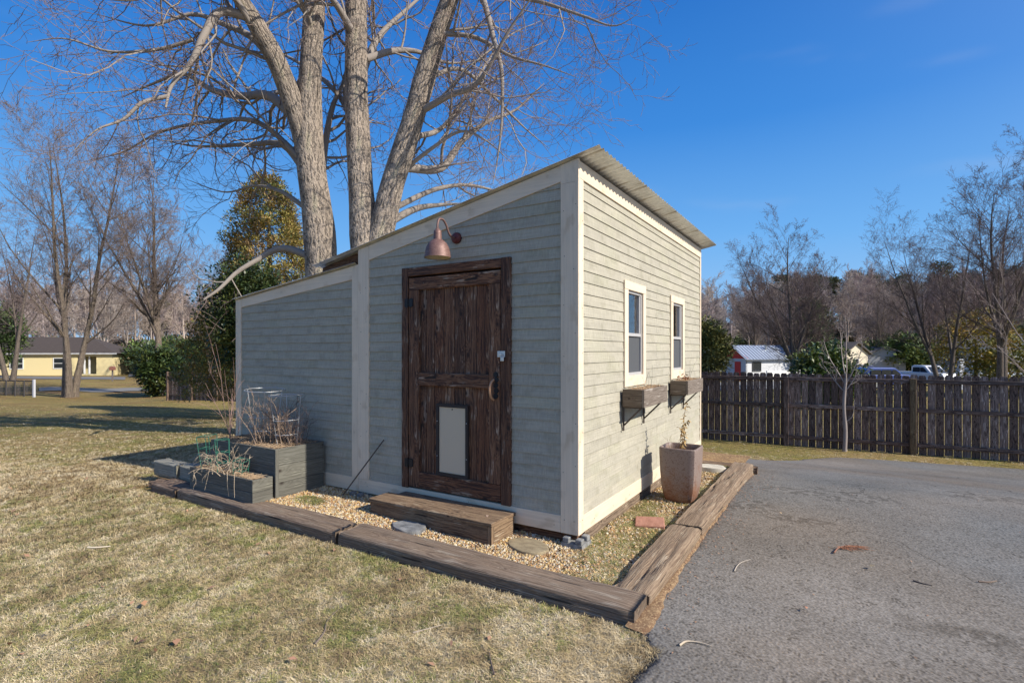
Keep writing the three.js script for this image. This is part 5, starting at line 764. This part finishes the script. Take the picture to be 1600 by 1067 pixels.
// ---- sapling by the fence and whips at the right edge
{
  const mk = (name, label, px, depth, list, pale) => { const p = at(px, 600, depth), t = thing(name, label, 'tree', [p.x, landY(p.x, p.z), p.z]), S = { limb: new MB(), twig: new MB() }, rg = rngOf(px), trunkM = new MB(); const o = { segs: [7, 5, 4, 3], wander: [0.2, 0.3, 0.35, 0.4], lift: [0.05, 0.05, 0.03, 0.02], taper: [0.3, 0.35, 0.45, 0.6], kids: [7, 5, 4, 0], from: [0.2, 0.2, 0.15, 0], ang: [0.6, 0.6, 0.65, 0.6], rr: [0.5, 0.55, 0.6, 0.7], lr: [0.45, 0.45, 0.45, 0.5], min: 0.0035, cut: 0.012 }; list(t, S, trunkM, o, rg); mesh('trunk', trunkM.geo(), pale, t); mesh('branches', S.limb.geo(), pale, t); mesh('twigs', S.twig.geo(), pale, t).userData.kind = 'stuff'; };
  const pale = std({ color: C(0.30, 0.25, 0.22), roughness: 0.95 });
  mk('sapling', 'slender pale sapling standing before the fence beside the drive', 1320, 12.6, (t, S, T, o, rg) => { const pts = curve([V(0, -0.1, 0), V(0.02, 0.5, 0), V(-0.01, 1.1, 0.01), V(0.03, 1.75, 0)], 12); tube(T, pts, (k) => 0.05 - 0.018 * k, 9, 1); for (const [dx, dy, dz, L] of [[-0.5, 0.9, 0.1, 1.15], [0.45, 0.95, 0, 1.1], [0.05, 1, 0.2, 1.5], [-0.2, 1, -0.3, 1.2], [0.7, 0.75, -0.1, 0.8], [-0.75, 0.7, 0, 0.8]]) branch(S, pts[12 - (Math.abs(dx) * 3 | 0)], V(dx, dy, dz).normalize(), 0.018, L, 0, { ...o, kids: [5, 4, 3, 0], min: 0.0026, lr: [0.38, 0.42, 0.45, 0.5] }, rg); tube(S.limb, curve([V(0.03, 0.7, 0), V(0.16, 0.85, 0), V(0.2, 1.25, 0)], 8), (k) => 0.014 - 0.008 * k, 5); }, pale);
  mk('crape_myrtle', 'multi stemmed pale shrub reaching in from the right edge', 1735, 11.5, (t, S, T, o, rg) => { tube(T, [V(0, -0.1, 0), V(0, 0.6, 0)], [0.09, 0.08], 8); for (let k = 0; k < 9; k++) { const a = rg() * 6.28; branch(S, V(0, 0.4, 0), V(Math.cos(a) * 0.62 - 0.36, 1, Math.sin(a) * 0.5).normalize(), 0.019, 2.6 + rg() * 1.6, 0, { ...o, wander: [0.12, 0.2, 0.3, 0.4], kids: [5, 4, 3, 0], min: 0.0026 }, rg); } }, std({ color: C(0.34, 0.27, 0.23), roughness: 0.95 }));
}
// ---- evergreens
function crownGeo(seed, clumps, perClump, shape, clumpR, leafL, tones, flat = 0.3) {
  const m = new MB(), rg = rngOf(seed), p = V(0, 0, 0), d = V(0, 0, 0), up = V(0, 1, 0);
  for (let k = 0; k < clumps; k++) { const c = shape(rg), tn = tones[(rg() * tones.length) | 0], v = 0.75 + rg() * 0.5, R = clumpR * (0.6 + rg() * 0.8);
    for (let q = 0; q < perClump; q++) { let x, y, z; do { x = rg() * 2 - 1; y = rg() * 2 - 1; z = rg() * 2 - 1; } while (x * x + y * y + z * z > 1); p.set(c.x + x * R, c.y + y * R * 0.75, c.z + z * R); d.set(x + (rg() - 0.5), y * 0.6 + (rg() - 0.5) * 0.8 + flat, z + (rg() - 0.5)).normalize(); up.set(rg() - 0.5, 0.6 + rg(), rg() - 0.5).normalize(); const b = m.p.length / 3; leaf(m, p, d, up, leafL * (0.6 + rg() * 0.8), leafL * 0.5); const e = v * (0.85 + rg() * 0.3); for (let w = b; w < m.p.length / 3; w++) (m.c ||= []).push(tn[0] * e, tn[1] * e, tn[2] * e); } }
  return m.geo();
}
const leafMat = new THREE.MeshPhysicalMaterial({ vertexColors: true, roughness: 0.75, side: THREE.DoubleSide }), leafGloss = std({ vertexColors: true, roughness: 0.42, side: THREE.DoubleSide });
const conic = (H, R, y0 = 0.06, pw = 0.8) => (rg) => { const t = Math.pow(rg(), 0.75), h = lerp(y0, 1, 1 - t), r = R * Math.pow(1 - h, pw) * (0.55 + 0.5 * Math.sqrt(rg())) + 0.15, a = rg() * 6.28, k = 1 + 0.25 * Math.sin(a * 3 + h * 9); return V(Math.cos(a) * r * k, h * H, Math.sin(a) * r * k); };
const blob = (H, R, y0) => (rg) => { let x, y, z, l; do { x = rg() * 2 - 1; y = rg() * 2 - 1; z = rg() * 2 - 1; l = x * x + y * y + z * z; } while (l > 1 || l < 0.2); const k = 1 + 0.35 * (vn(x * 3 + 8, z * 3 + y * 2 + 8) - 0.5); return V(x * R * k, y0 + (H - y0) * (y * k + 1) / 2, z * R * k); };
function evergreen(name, label, px, depth, H, geo, mat, trunkR, bark, turn = 0) { const p = at(px, 600, depth), t = thing(name, label, /bush|shrub|hedge/.test(name) ? 'bush' : 'tree', [p.x, landY(p.x, p.z), p.z], turn); mesh('trunk', tube(new MB(), [V(0, -0.2, 0), V(0.03, H * 0.4, 0), V(0, H * 0.85, 0)], [trunkR * 1.2, trunkR * 0.8, trunkR * 0.2], 9, 1).geo(), bark, t); mesh('crown', geo, mat, t); return t; }
const cedarTones = [[0.30, 0.235, 0.05], [0.23, 0.21, 0.055], [0.34, 0.235, 0.07], [0.15, 0.165, 0.045], [0.24, 0.15, 0.06]], magTones = [[0.045, 0.075, 0.022], [0.065, 0.095, 0.03], [0.035, 0.055, 0.02], [0.10, 0.115, 0.03]], shrubTones = [[0.06, 0.10, 0.025], [0.10, 0.14, 0.03], [0.04, 0.07, 0.02]], goldTones = [[0.36, 0.27, 0.03], [0.28, 0.24, 0.04], [0.42, 0.26, 0.05], [0.20, 0.19, 0.04]], oliveTones = [[0.15, 0.15, 0.035], [0.10, 0.12, 0.035], [0.19, 0.18, 0.05]], limeTones = [[0.13, 0.17, 0.03], [0.09, 0.14, 0.03], [0.17, 0.19, 0.05]];
evergreen('cedar_tree', 'golden green cedar rising behind the low end of the shed', 420, 19, 8.6, crownGeo(5, 1350, 64, conic(8.7, 2.5, 0.1, 0.66), 0.30, 0.095, cedarTones, 0.5), leafMat, 0.2, barkMid);
evergreen('magnolia_tree', 'dark glossy evergreen tree at the left corner of the shed', 390, 15.5, 4.6, crownGeo(6, 420, 46, blob(4.7, 1.2, 1.35), 0.32, 0.12, magTones, 0.2), leafGloss, 0.14, barkDark);
evergreen('evergreen_bush', 'dark glossy evergreen bush round the foot of the pale bare tree', 252, 34.5, 3.2, crownGeo(7, 260, 34, blob(3.3, 1.4, 0.1), 0.42, 0.26, magTones.concat([[0.10, 0.13, 0.03]]), 0.2), leafGloss, 0.12, barkDark);
evergreen('cedar_tree', 'dark evergreen at the very left edge behind the yellow house', -8, 60, 8, crownGeo(8, 200, 30, blob(8.4, 2.6, 1), 0.7, 0.4, shrubTones), leafMat, 0.2, barkDark);
evergreen('shrub', 'lime green rounded shrub far behind the dark fence at the left', 305, 66, 4, crownGeo(9, 220, 30, blob(4.6, 4.2, 0), 0.7, 0.42, limeTones), leafMat, 0.1, barkDark);
evergreen('hedge', 'deep green hedge far behind the pale bare tree at the left', 262, 76, 4, crownGeo(10, 260, 30, blob(4.6, 5.5, 0), 0.9, 0.5, shrubTones), leafMat, 0.1, barkDark);
evergreen('shrub', 'olive shrub far back just left of the shed corner', 350, 72, 3, crownGeo(18, 180, 30, blob(4.2, 4, 0), 0.7, 0.45, oliveTones), leafMat, 0.1, barkDark);
evergreen('holly_tree', 'olive green rounded tree just past the far corner of the shed', 1104, 50, 6, crownGeo(11, 320, 34, blob(6.2, 2.1, 0.8), 0.55, 0.34, oliveTones), leafMat, 0.2, barkDark);
evergreen('laurel_bush', 'deep green bush behind the fence to the right of the bare tree', 1290, 30, 3, crownGeo(12, 280, 36, blob(3.4, 1.9, 0), 0.42, 0.24, shrubTones.concat(limeTones)), leafGloss, 0.1, barkDark);
evergreen('laurel_bush', 'broad green hedge bush behind the blue car', 1402, 66, 4.4, crownGeo(13, 320, 34, blob(5.2, 3.9, 0), 0.6, 0.4, shrubTones.concat(limeTones)), leafMat, 0.1, barkDark);
evergreen('pear_tree', 'small tree with yellow leaves behind the fence at the right', 1525, 39, 5, crownGeo(14, 240, 30, blob(6.4, 2.7, 0.9), 0.5, 0.24, goldTones), leafMat, 0.14, barkDark);
evergreen('pine_tree', 'dark evergreen between the two bare trees behind the fence', 1268, 62, 9, crownGeo(15, 220, 30, conic(9.2, 2.8, 0.2, 0.6), 0.7, 0.4, shrubTones), leafMat, 0.2, barkDark);
evergreen('shrub', 'yellow green shrub at the foot of the tall tree at the right edge', 1590, 36, 3, crownGeo(16, 160, 30, blob(4.0, 2.2, 0), 0.5, 0.26, goldTones.concat(oliveTones)), leafMat, 0.1, barkDark);
// ---- woods on the rise behind
{
  const simple = (seed, H, tri) => { const S = { limb: new MB(), twig: new MB() }, rg = rngOf(seed), o = { segs: [6, 4, 3, 3], wander: [0.16, 0.3, 0.4, 0.4], lift: [0.05, 0.06, 0.05, 0.03], taper: [0.25, 0.35, 0.4, 0.6], kids: [13, 10, 9, 0], from: [0.25, 0.15, 0.1, 0], ang: [0.6, 0.65, 0.7, 0.7], rr: [0.4, 0.5, 0.6, 0.7], lr: [0.42, 0.46, 0.45, 0.5], min: 0.022, cut: 0.0 }; branch(S, V(0, -0.5, 0), V(0, 1, 0), 0.22, H, 0, o, rg); return S.limb.geo(); };
  const M = new THREE.Matrix4(), Q = new THREE.Quaternion(), up = V(0, 1, 0), c = new THREE.Color();
  const scatter = (name, geo, mat, list, tones, label) => { const im = new THREE.InstancedMesh(geo, mat, list.length), rg = rngOf(list.length); list.forEach(([px, d, s], i) => { const p = at(px, 600, d); Q.setFromAxisAngle(up, rg() * 6.28); M.compose(V(p.x, landY(p.x, p.z), p.z), Q, V(s, s * (0.9 + rg() * 0.25), s)); im.setMatrixAt(i, M); const t = tones[(rg() * tones.length) | 0], v = 0.8 + rg() * 0.4; im.setColorAt(i, c.setRGB(t[0] * v, t[1] * v, t[2] * v)); }); im.name = name; im.castShadow = im.receiveShadow = true; scene.add(im); tag(im, label, 'woods', null, 'stuff'); };
  const rg = rngOf(66), L = [[], [], []], pines = [], under = [];
  for (let k = 0; k < 190; k++) { const px = 1040 + rg() * 720, d = 85 + rg() * 95; L[k % 3].push([px, d, 0.66 + rg() * 0.36]); }
  for (let k = 0; k < 150; k++) { const px = -260 + rg() * 700, d = 92 + rg() * 70; L[k % 3].push([px, d, 0.8 + rg() * 0.45]); }
  for (let k = 0; k < 60; k++) pines.push([1215 + rg() * 420, 140 + rg() * 50, 0.86 + rg() * 0.3]);
  for (let k = 0; k < 12; k++) pines.push([120 + rg() * 240, 130 + rg() * 30, 0.6 + rg() * 0.2]);
  for (let k = 0; k < 70; k++) under.push([(rg() < 0.6 ? 1060 : -250) + rg() * 640, 78 + rg() * 60, 0.6 + rg() * 0.9]);
  for (let k = 0; k < 70; k++) under.push([-250 + rg() * 640, 96 + rg() * 40, 1.0 + rg() * 0.8]);
  for (let k = 0; k < 60; k++) under.push([1080 + rg() * 620, 95 + rg() * 60, 1.2 + rg() * 0.9]);
  L.forEach((l, i) => scatter(['far_grey_woods', 'far_brown_woods', 'far_tan_woods'][i], simple(30 + i, 13 + i, 0), std({ roughness: 1 }), l, [[[0.36, 0.31, 0.28], [0.32, 0.26, 0.24]], [[0.31, 0.23, 0.205], [0.28, 0.22, 0.21]], [[0.40, 0.32, 0.26], [0.34, 0.28, 0.235]]][i], ['grey bare woods massed on the rise behind the houses', 'brown bare woods massed on the rise behind the houses', 'tan bare woods massed on the rise behind the houses'][i]));
  const pg = crownGeo(40, 120, 26, (r) => { const h = r(), a = r() * 6.28, q = 2.6 * Math.sqrt(1 - Math.pow(Math.abs(h * 1.6 - 0.7), 2) * 0.8) * Math.sqrt(r()); return V(Math.cos(a) * q, 8.5 + h * 7, Math.sin(a) * q); }, 0.8, 0.55, [[1, 1, 1]]); pg.deleteAttribute('color'); const tk = tube(new MB(), [V(0, -1, 0), V(0, 14, 0)], [0.3, 0.12], 6).geo(); scatter('far_pines', mergeGeometries([pg, tk]), std({ roughness: 0.9, side: THREE.DoubleSide }), pines, [[0.10, 0.11, 0.045], [0.13, 0.12, 0.05], [0.09, 0.10, 0.045]], 'dark pines along the crest of the wooded rise');
  const ug = crownGeo(41, 60, 24, blob(3, 2.2, 0), 0.6, 0.45, [[1, 1, 1]]); ug.deleteAttribute('color'); scatter('far_undergrowth', ug, std({ roughness: 0.9, side: THREE.DoubleSide }), under, [[0.24, 0.185, 0.13], [0.18, 0.175, 0.07], [0.28, 0.21, 0.15], [0.11, 0.135, 0.05]], 'low brown and green undergrowth at the foot of the woods');
}
// ================================================================ HOUSES, VEHICLES AND SMALL THINGS FAR OFF
const roofT = tex(256, 256, (u, v, i, j) => { const q = 0.42 + (fbm(u * 20, v * 20, 4, 20, 20) - 0.5) * 0.3; return [q, q * 0.94, q * 0.90]; });
function windowOn(parent, x, y, z, w, h, fm, gm, bars = 1) { const o = part('window', parent, [x, y, z]); mesh('frame', holed(0, 0, [[-w / 2 - 0.08, -0.1], [w / 2 + 0.08, -0.1], [w / 2 + 0.08, h + 0.08], [-w / 2 - 0.08, h + 0.08]], [[-w / 2, w / 2, 0, h]], 0.06), fm, o); mesh('pane', box(-w / 2, w / 2, 0, h, 0.005, 0.02, 0.001), gm, o); if (bars) mesh('glazing_bar', box(-w / 2, w / 2, h * 0.5 - 0.03, h * 0.5 + 0.03, 0.021, 0.05, 0.002), fm, o); return o; }
const darkGlass = std({ color: C(0.02, 0.025, 0.03), roughness: 0.06 }), whiteP = std({ color: C(0.75, 0.74, 0.72), roughness: 0.6 });
{ // yellow bungalow
  const p = at(22, 600, 67), t = thing('yellow_bungalow', 'pale yellow bungalow with grey hipped roof beyond the street at the left', 'house', [p.x, landY(p.x, p.z) - 0.1, p.z], YAW + 0.28), yel = std({ color: C(0.70, 0.58, 0.31), roughness: 0.9 }), rf = std({ map: roofT, color: C(0.42, 0.36, 0.32), roughness: 0.95 });
  const W0 = -11.5, W1 = 10.6, H = 2.75, D = 8;
  mesh('front_wall', holed(-0.2, 0, [[W0, -0.6], [W1, -0.6], [W1, H], [W0, H]], [[-4.4, -2.0, 0.15, 2.45], [6.7, 8.8, 0.15, 2.45]], 0.2), yel, t); mesh('end_wall', box(W1 - 0.2, W1 + 0.01, -0.6, H - 0.01, -D, -0.21), yel, t); mesh('end_wall', box(W0 - 0.01, W0 + 0.2, -0.6, H - 0.01, -D, -0.21), yel, t); mesh('back_wall', box(W0, W1, -0.6, H - 0.02, -D - 0.2, -D - 0.01), yel, t);
  mesh('porch_wall', box(-4.6, -1.8, 0, 2.6, -1.6, -1.45), yel, t); mesh('porch_wall', box(6.5, 9, 0, 2.6, -1.6, -1.45), std({ color: C(0.5, 0.42, 0.22) }), t); mesh('porch_floor', box(-4.6, -1.8, -0.05, 0.12, -1.44, -0.21), whiteP, t); mesh('porch_floor', box(6.5, 9, -0.05, 0.12, -1.44, -0.21), whiteP, t);
  const d1 = part('door', t, [-2.7, 0.13, -1.43]); mesh('door_leaf', box(-0.45, 0.45, 0, 2.05, 0, 0.05), std({ color: C(0.16, 0.03, 0.02), roughness: 0.6 }), d1); const d2 = part('door', t, [8.0, 0.13, -1.43]); mesh('door_leaf', box(-0.45, 0.45, 0, 2.05, 0, 0.05), std({ color: C(0.3, 0.26, 0.14), roughness: 0.6 }), d2);
  for (const x of [7.35, 7.9]) mesh('porch_post', box(x - 0.08, x + 0.08, 0.13, 2.44, -0.4, -0.24), whiteP, t);
  for (const [x, w] of [[-9.5, 1.6], [-7.4, 1.6], [-5.5, 1.1], [0.2, 1.3], [4.9, 1.5], [10, 0]]) if (w) windowOn(t, x, 0.95, 0.0, w, 1.25, whiteP, darkGlass);
  mesh('eave_board', box(W0 - 0.6, W1 + 0.6, H - 0.02, H + 0.16, 0.35, 0.45), whiteP, t);
  const m = new MB(), e = 0.6, A = [[W0 - e, H + 0.1, 0.5], [W1 + e, H + 0.1, 0.5], [W1 + e, H + 0.1, -D - 0.7], [W0 - e, H + 0.1, -D - 0.7]], R = [[W0 + 4, H + 2.3, -D / 2], [W1 - 4, H + 2.3, -D / 2]]; const uv = (q) => q.map((v) => [v[0], v[2]]); for (const f of [[A[0], A[1], R[1], R[0]], [A[2], A[3], R[0], R[1]], [A[1], A[2], R[1]], [A[3], A[0], R[0]], [A[3], A[2], A[1], A[0]]]) m.face(f, uv(f)); mesh('roof', m.geo(), rf, t);
}
{ // white house with red gable
  const p = at(1166, 600, 58), t = thing('white_house', 'small white house with grey metal roof and red gable behind the fence', 'house', [p.x, landY(p.x, p.z), p.z], YAW + 0.42), wh = std({ color: C(0.60, 0.60, 0.60), roughness: 0.85 }), red = std({ color: C(0.48, 0.035, 0.03), roughness: 0.7 }), met = std({ color: C(0.42, 0.46, 0.52), roughness: 0.4, metalness: 0.5 }), gw = 3.4, L = 10, H = 2.55, R = 1.25;
  // long side runs right from the gable; gable end faces left-front
  mesh('side_wall', box(0, L, -0.3, H, -0.2, 0), wh, t); mesh('back_wall', box(0, L, -0.3, H, -gw, -gw + 0.2), wh, t); const gg = prism([[0, -0.3], [gw, -0.3], [gw, H], [gw / 2, H + R], [0, H]], 0, -0.2, false); gg.rotateY(-Math.PI / 2); gg.translate(-0.001, 0, -gw); mesh('gable_wall', gg, std({ color: C(0.45, 0.5, 0.56), roughness: 0.85 }), t);
  const g2 = prism([[-0.35, H - 0.1], [gw + 0.35, H - 0.1], [gw / 2, H + R + 0.05]], 0.04, 0.0, false); g2.rotateY(-Math.PI / 2); g2.translate(-0.02, 0, -gw); mesh('gable_board', g2, red, t); const dr = box(-0.08, -0.02, -0.2, 2.1, -1.5, -0.7, 0.004); mesh('door', dr, red, t);
  for (const s of [0, 1]) { const m = new MB(), a = [[-0.5, H - 0.2, 0.45], [L + 0.4, H - 0.2, 0.45], [L + 0.4, H + R + 0.12, -gw / 2], [-0.5, H + R + 0.12, -gw / 2]].map(([x, y, z]) => [x, y, s ? -gw - z : z]); if (s) a.reverse(); m.face(a, a.map((v) => [v[0], v[2]])); const b = a.map(([x, y, z]) => [x, y - 0.06, z]).reverse(); m.face(b, b.map((v) => [v[0], v[2]])); const slope = mesh('roof_slope', m.geo(), met, t); const n = []; for (let x = -0.3; x < L + 0.3; x += 0.5) { const len = Math.hypot(R + 0.32, gw / 2 + 0.45), g = board(0.05, 0.05, len, 0.004); g.rotateX((s ? -1 : 1) * Math.atan2(R + 0.32, gw / 2 + 0.45)); n.push(g.translate(x, H + (R - 0.08) / 2 + 0.03, s ? -gw - (0.45 - gw / 2) / 2 : (0.45 - gw / 2) / 2)); } mesh('roof_seams', mergeGeometries(n), met, slope); }
  windowOn(t, 1.6, 1.1, 0.01, 1.2, 0.9, std({ color: C(0.06, 0.06, 0.06) }), darkGlass, 0); mesh('white_screen_wall', box(1.2, 8.6, -0.3, 1.15, 1.6, 1.75), std({ color: C(0.78, 0.77, 0.74), roughness: 0.8 }), t);
  const v = new THREE.CylinderGeometry(0.12, 0.12, 0.7, 10); v.translate(4.2, H + R * 0.9, -gw * 0.3); mesh('roof_vent', v, steel, t);
}
function simpleHouse(name, label, px, depth, turn, w, d, h, r, wall, roof, wins) { const p = at(px, 600, depth), t = thing(name, label, 'house', [p.x, landY(p.x, p.z), p.z], YAW + turn), wm = std({ color: C(...wall), roughness: 0.85 }), rm = std({ map: roofT, color: C(...roof), roughness: 0.9 }); mesh('wall', prism([[-w / 2, -0.4], [w / 2, -0.4], [w / 2, h], [0, h + r], [-w / 2, h]], 0, -d, false), wm, t); for (const s of [-1, 1]) mesh('roof', prism(s < 0 ? [[-w / 2 - 0.4, h - r * 0.8 / w + 0.02], [0, h + r + 0.02], [0, h + r + 0.16], [-w / 2 - 0.4, h - r * 0.8 / w + 0.16]] : [[0, h + r + 0.02], [w / 2 + 0.4, h - r * 0.8 / w + 0.02], [w / 2 + 0.4, h - r * 0.8 / w + 0.16], [0, h + r + 0.16]], 0.35, -d - 0.35, false), rm, t); for (const [x, y, ww, hh] of wins) windowOn(t, x, y, 0.005, ww, hh, whiteP, darkGlass); return t; }
simpleHouse('cream_house', 'cream gabled outbuilding behind the bare sapling and the fence', 1338, 62, 0.5, 5, 7, 2.9, 1.2, [0.62, 0.54, 0.40], [0.55, 0.53, 0.5], [[0, 1.1, 1, 1.1]]);
simpleHouse('blue_house', 'pale blue house far behind the round olive tree', 1102, 84, 0.1, 11, 7, 2.9, 1.3, [0.33, 0.42, 0.55], [0.7, 0.7, 0.72], [[-3, 0.9, 1.2, 1.3], [0.2, 0.9, 1.2, 1.3], [3, 0.9, 1.2, 1.3]]);
simpleHouse('grey_house', 'pale grey house at the right edge behind the yellow shrub', 1600, 60, -0.2, 10, 8, 3.4, 1.6, [0.50, 0.53, 0.58], [0.6, 0.6, 0.62], [[-3.4, 1.1, 1.2, 1.4], [-1.2, 1.1, 1.2, 1.4], [1.5, 1.1, 1.2, 1.4]]);
simpleHouse('grey_shed', 'small grey shed roofed in metal beside the blue car', 1384, 64, -0.2, 4.4, 5, 2.7, 0.9, [0.30, 0.31, 0.33], [0.8, 0.82, 0.86], []);
// ---- vehicles
function vehicle(name, label, cat, px, depth, turn, paint, pickup) {
  const p = at(px, 600, depth), t = thing(name, label, cat, [p.x, landY(p.x, p.z), p.z], YAW + turn), pm = new THREE.MeshPhysicalMaterial({ color: C(...paint), roughness: 0.35, clearcoat: 0.8, clearcoatRoughness: 0.08 }), tyre = std({ color: C(0.015, 0.015, 0.016), roughness: 0.9 });
  const ex = (pts, w, z) => { const s = new THREE.Shape(pts.map(([x, y]) => new THREE.Vector2(x, y))), g = new THREE.ExtrudeGeometry(s, { depth: w - 0.16, bevelEnabled: true, bevelSize: 0.07, bevelThickness: 0.08, bevelSegments: 3 }); return g.translate(0, 0, -w / 2 + 0.08 + (z || 0)); };
  mesh('body', ex(pickup ? [[-2.6, 0.45], [2.5, 0.45], [2.6, 0.85], [2.45, 1.08], [1.25, 1.16], [-0.75, 1.16], [-2.6, 1.14]] : [[-2.35, 0.42], [2.3, 0.42], [2.4, 0.8], [2.25, 1.02], [1.1, 1.12], [-2.35, 1.12]], 1.85), pm, t);
  mesh('cabin', ex(pickup ? [[-0.75, 1.14], [1.3, 1.14], [0.62, 1.74], [0.3, 1.79], [-0.55, 1.79], [-0.72, 1.7]] : [[-2.3, 1.1], [1.25, 1.1], [0.5, 1.66], [0.2, 1.72], [-1.9, 1.72], [-2.2, 1.6]], 1.62), pm, t);
  const gl = pickup ? [[[-0.55, 1.2], [0.2, 1.2], [0.2, 1.66], [-0.55, 1.66]], [[0.28, 1.2], [1.05, 1.2], [0.55, 1.66], [0.28, 1.66]]] : [[[-2.0, 1.16], [-1.0, 1.16], [-1.0, 1.60], [-1.9, 1.60]], [[-0.92, 1.16], [0.0, 1.16], [0.0, 1.60], [-0.92, 1.60]], [[0.08, 1.16], [1.0, 1.16], [0.4, 1.60], [0.08, 1.60]]];
  for (const q of gl) for (const s of [-1, 1]) mesh('side_window', prism(q, s > 0 ? 0.892 : -0.884, s > 0 ? 0.884 : -0.892, true), darkGlass, t);
  const ws = new MB(), wA = pickup ? [[1.40, 1.20], [0.72, 1.74]] : [[1.345, 1.15], [0.63, 1.67]]; ws.face([[wA[0][0], wA[0][1], 0.68], [wA[0][0], wA[0][1], -0.68], [wA[1][0], wA[1][1], -0.62], [wA[1][0], wA[1][1], 0.62]], [[0, 0], [1, 0], [1, 1], [0, 1]]); mesh('windscreen', ws.geo(), darkGlass, t);
  for (const x of [-1.5, 1.5]) for (const s of [-1, 1]) { const w = part('wheel', t, [x, 0.34, s * 0.84]), g = new THREE.CylinderGeometry(0.34, 0.34, 0.22, 24); g.rotateX(Math.PI / 2); mesh('tyre', g, tyre, w); const h = new THREE.CylinderGeometry(0.2, 0.2, 0.225, 16); h.rotateX(Math.PI / 2); h.translate(0, 0, s * 0.004); mesh('rim', h, steel, w); }
  for (const s of [-1, 1]) mesh('headlight', box(2.44, 2.63, 0.78, 0.96, s * 0.62 - 0.17, s * 0.62 + 0.17, 0.02), whiteP, t);
}
vehicle('suv_car', 'dark blue estate car parked behind the fence', 'car', 1380, 46, 0.15, [0.025, 0.06, 0.26], false);
vehicle('pickup_truck', 'white pickup parked facing the fence right of the blue car', 'pickup', 1448, 50, -1.45, [0.72, 0.72, 0.70], true);
vehicle('pickup_truck', 'dark blue pickup behind the sapling, left of the blue estate car', 'pickup', 1345, 52, 0.1, [0.02, 0.035, 0.11], true);
vehicle('sedan_car', 'pale grey car behind the yellow leaved tree', 'car', 1541, 50, 0.3, [0.42, 0.46, 0.50], false);
{ const p = at(1501, 600, 44), t = thing('white_post', 'pale square post behind the fence beside the yellow leaved tree', 'post', [p.x, landY(p.x, p.z), p.z], YAW); mesh('shaft', box(-0.2, 0.2, -0.2, 2.45, -0.2, 0.2, 0.02), std({ color: C(0.55, 0.58, 0.64), roughness: 0.7 }), t); mesh('cap', box(-0.25, 0.25, 2.451, 2.52, -0.25, 0.25, 0.02), whiteP, t); }
{ const p = at(175, 600, 54), t = thing('mailbox', 'small rusty red mailbox on a post by the street', 'mailbox', [p.x, landY(p.x, p.z), p.z], YAW + 0.3); mesh('post', box(-0.06, 0.06, -0.2, 1.15, -0.06, 0.06), limbDark, t); const g = ((s) => { s.moveTo(-0.2, 0); s.lineTo(0.2, 0); s.lineTo(0.2, 0.2); s.absarc(0, 0.2, 0.2, 0, Math.PI); s.closePath(); return new THREE.ExtrudeGeometry(s, { depth: 0.55, bevelEnabled: false, curveSegments: 10 }); })(new THREE.Shape()); g.translate(0, 1.152, -0.27); mesh('letter_box', g, std({ color: C(0.22, 0.09, 0.06), roughness: 0.6 }), t); }

renderer.render(scene, camera);
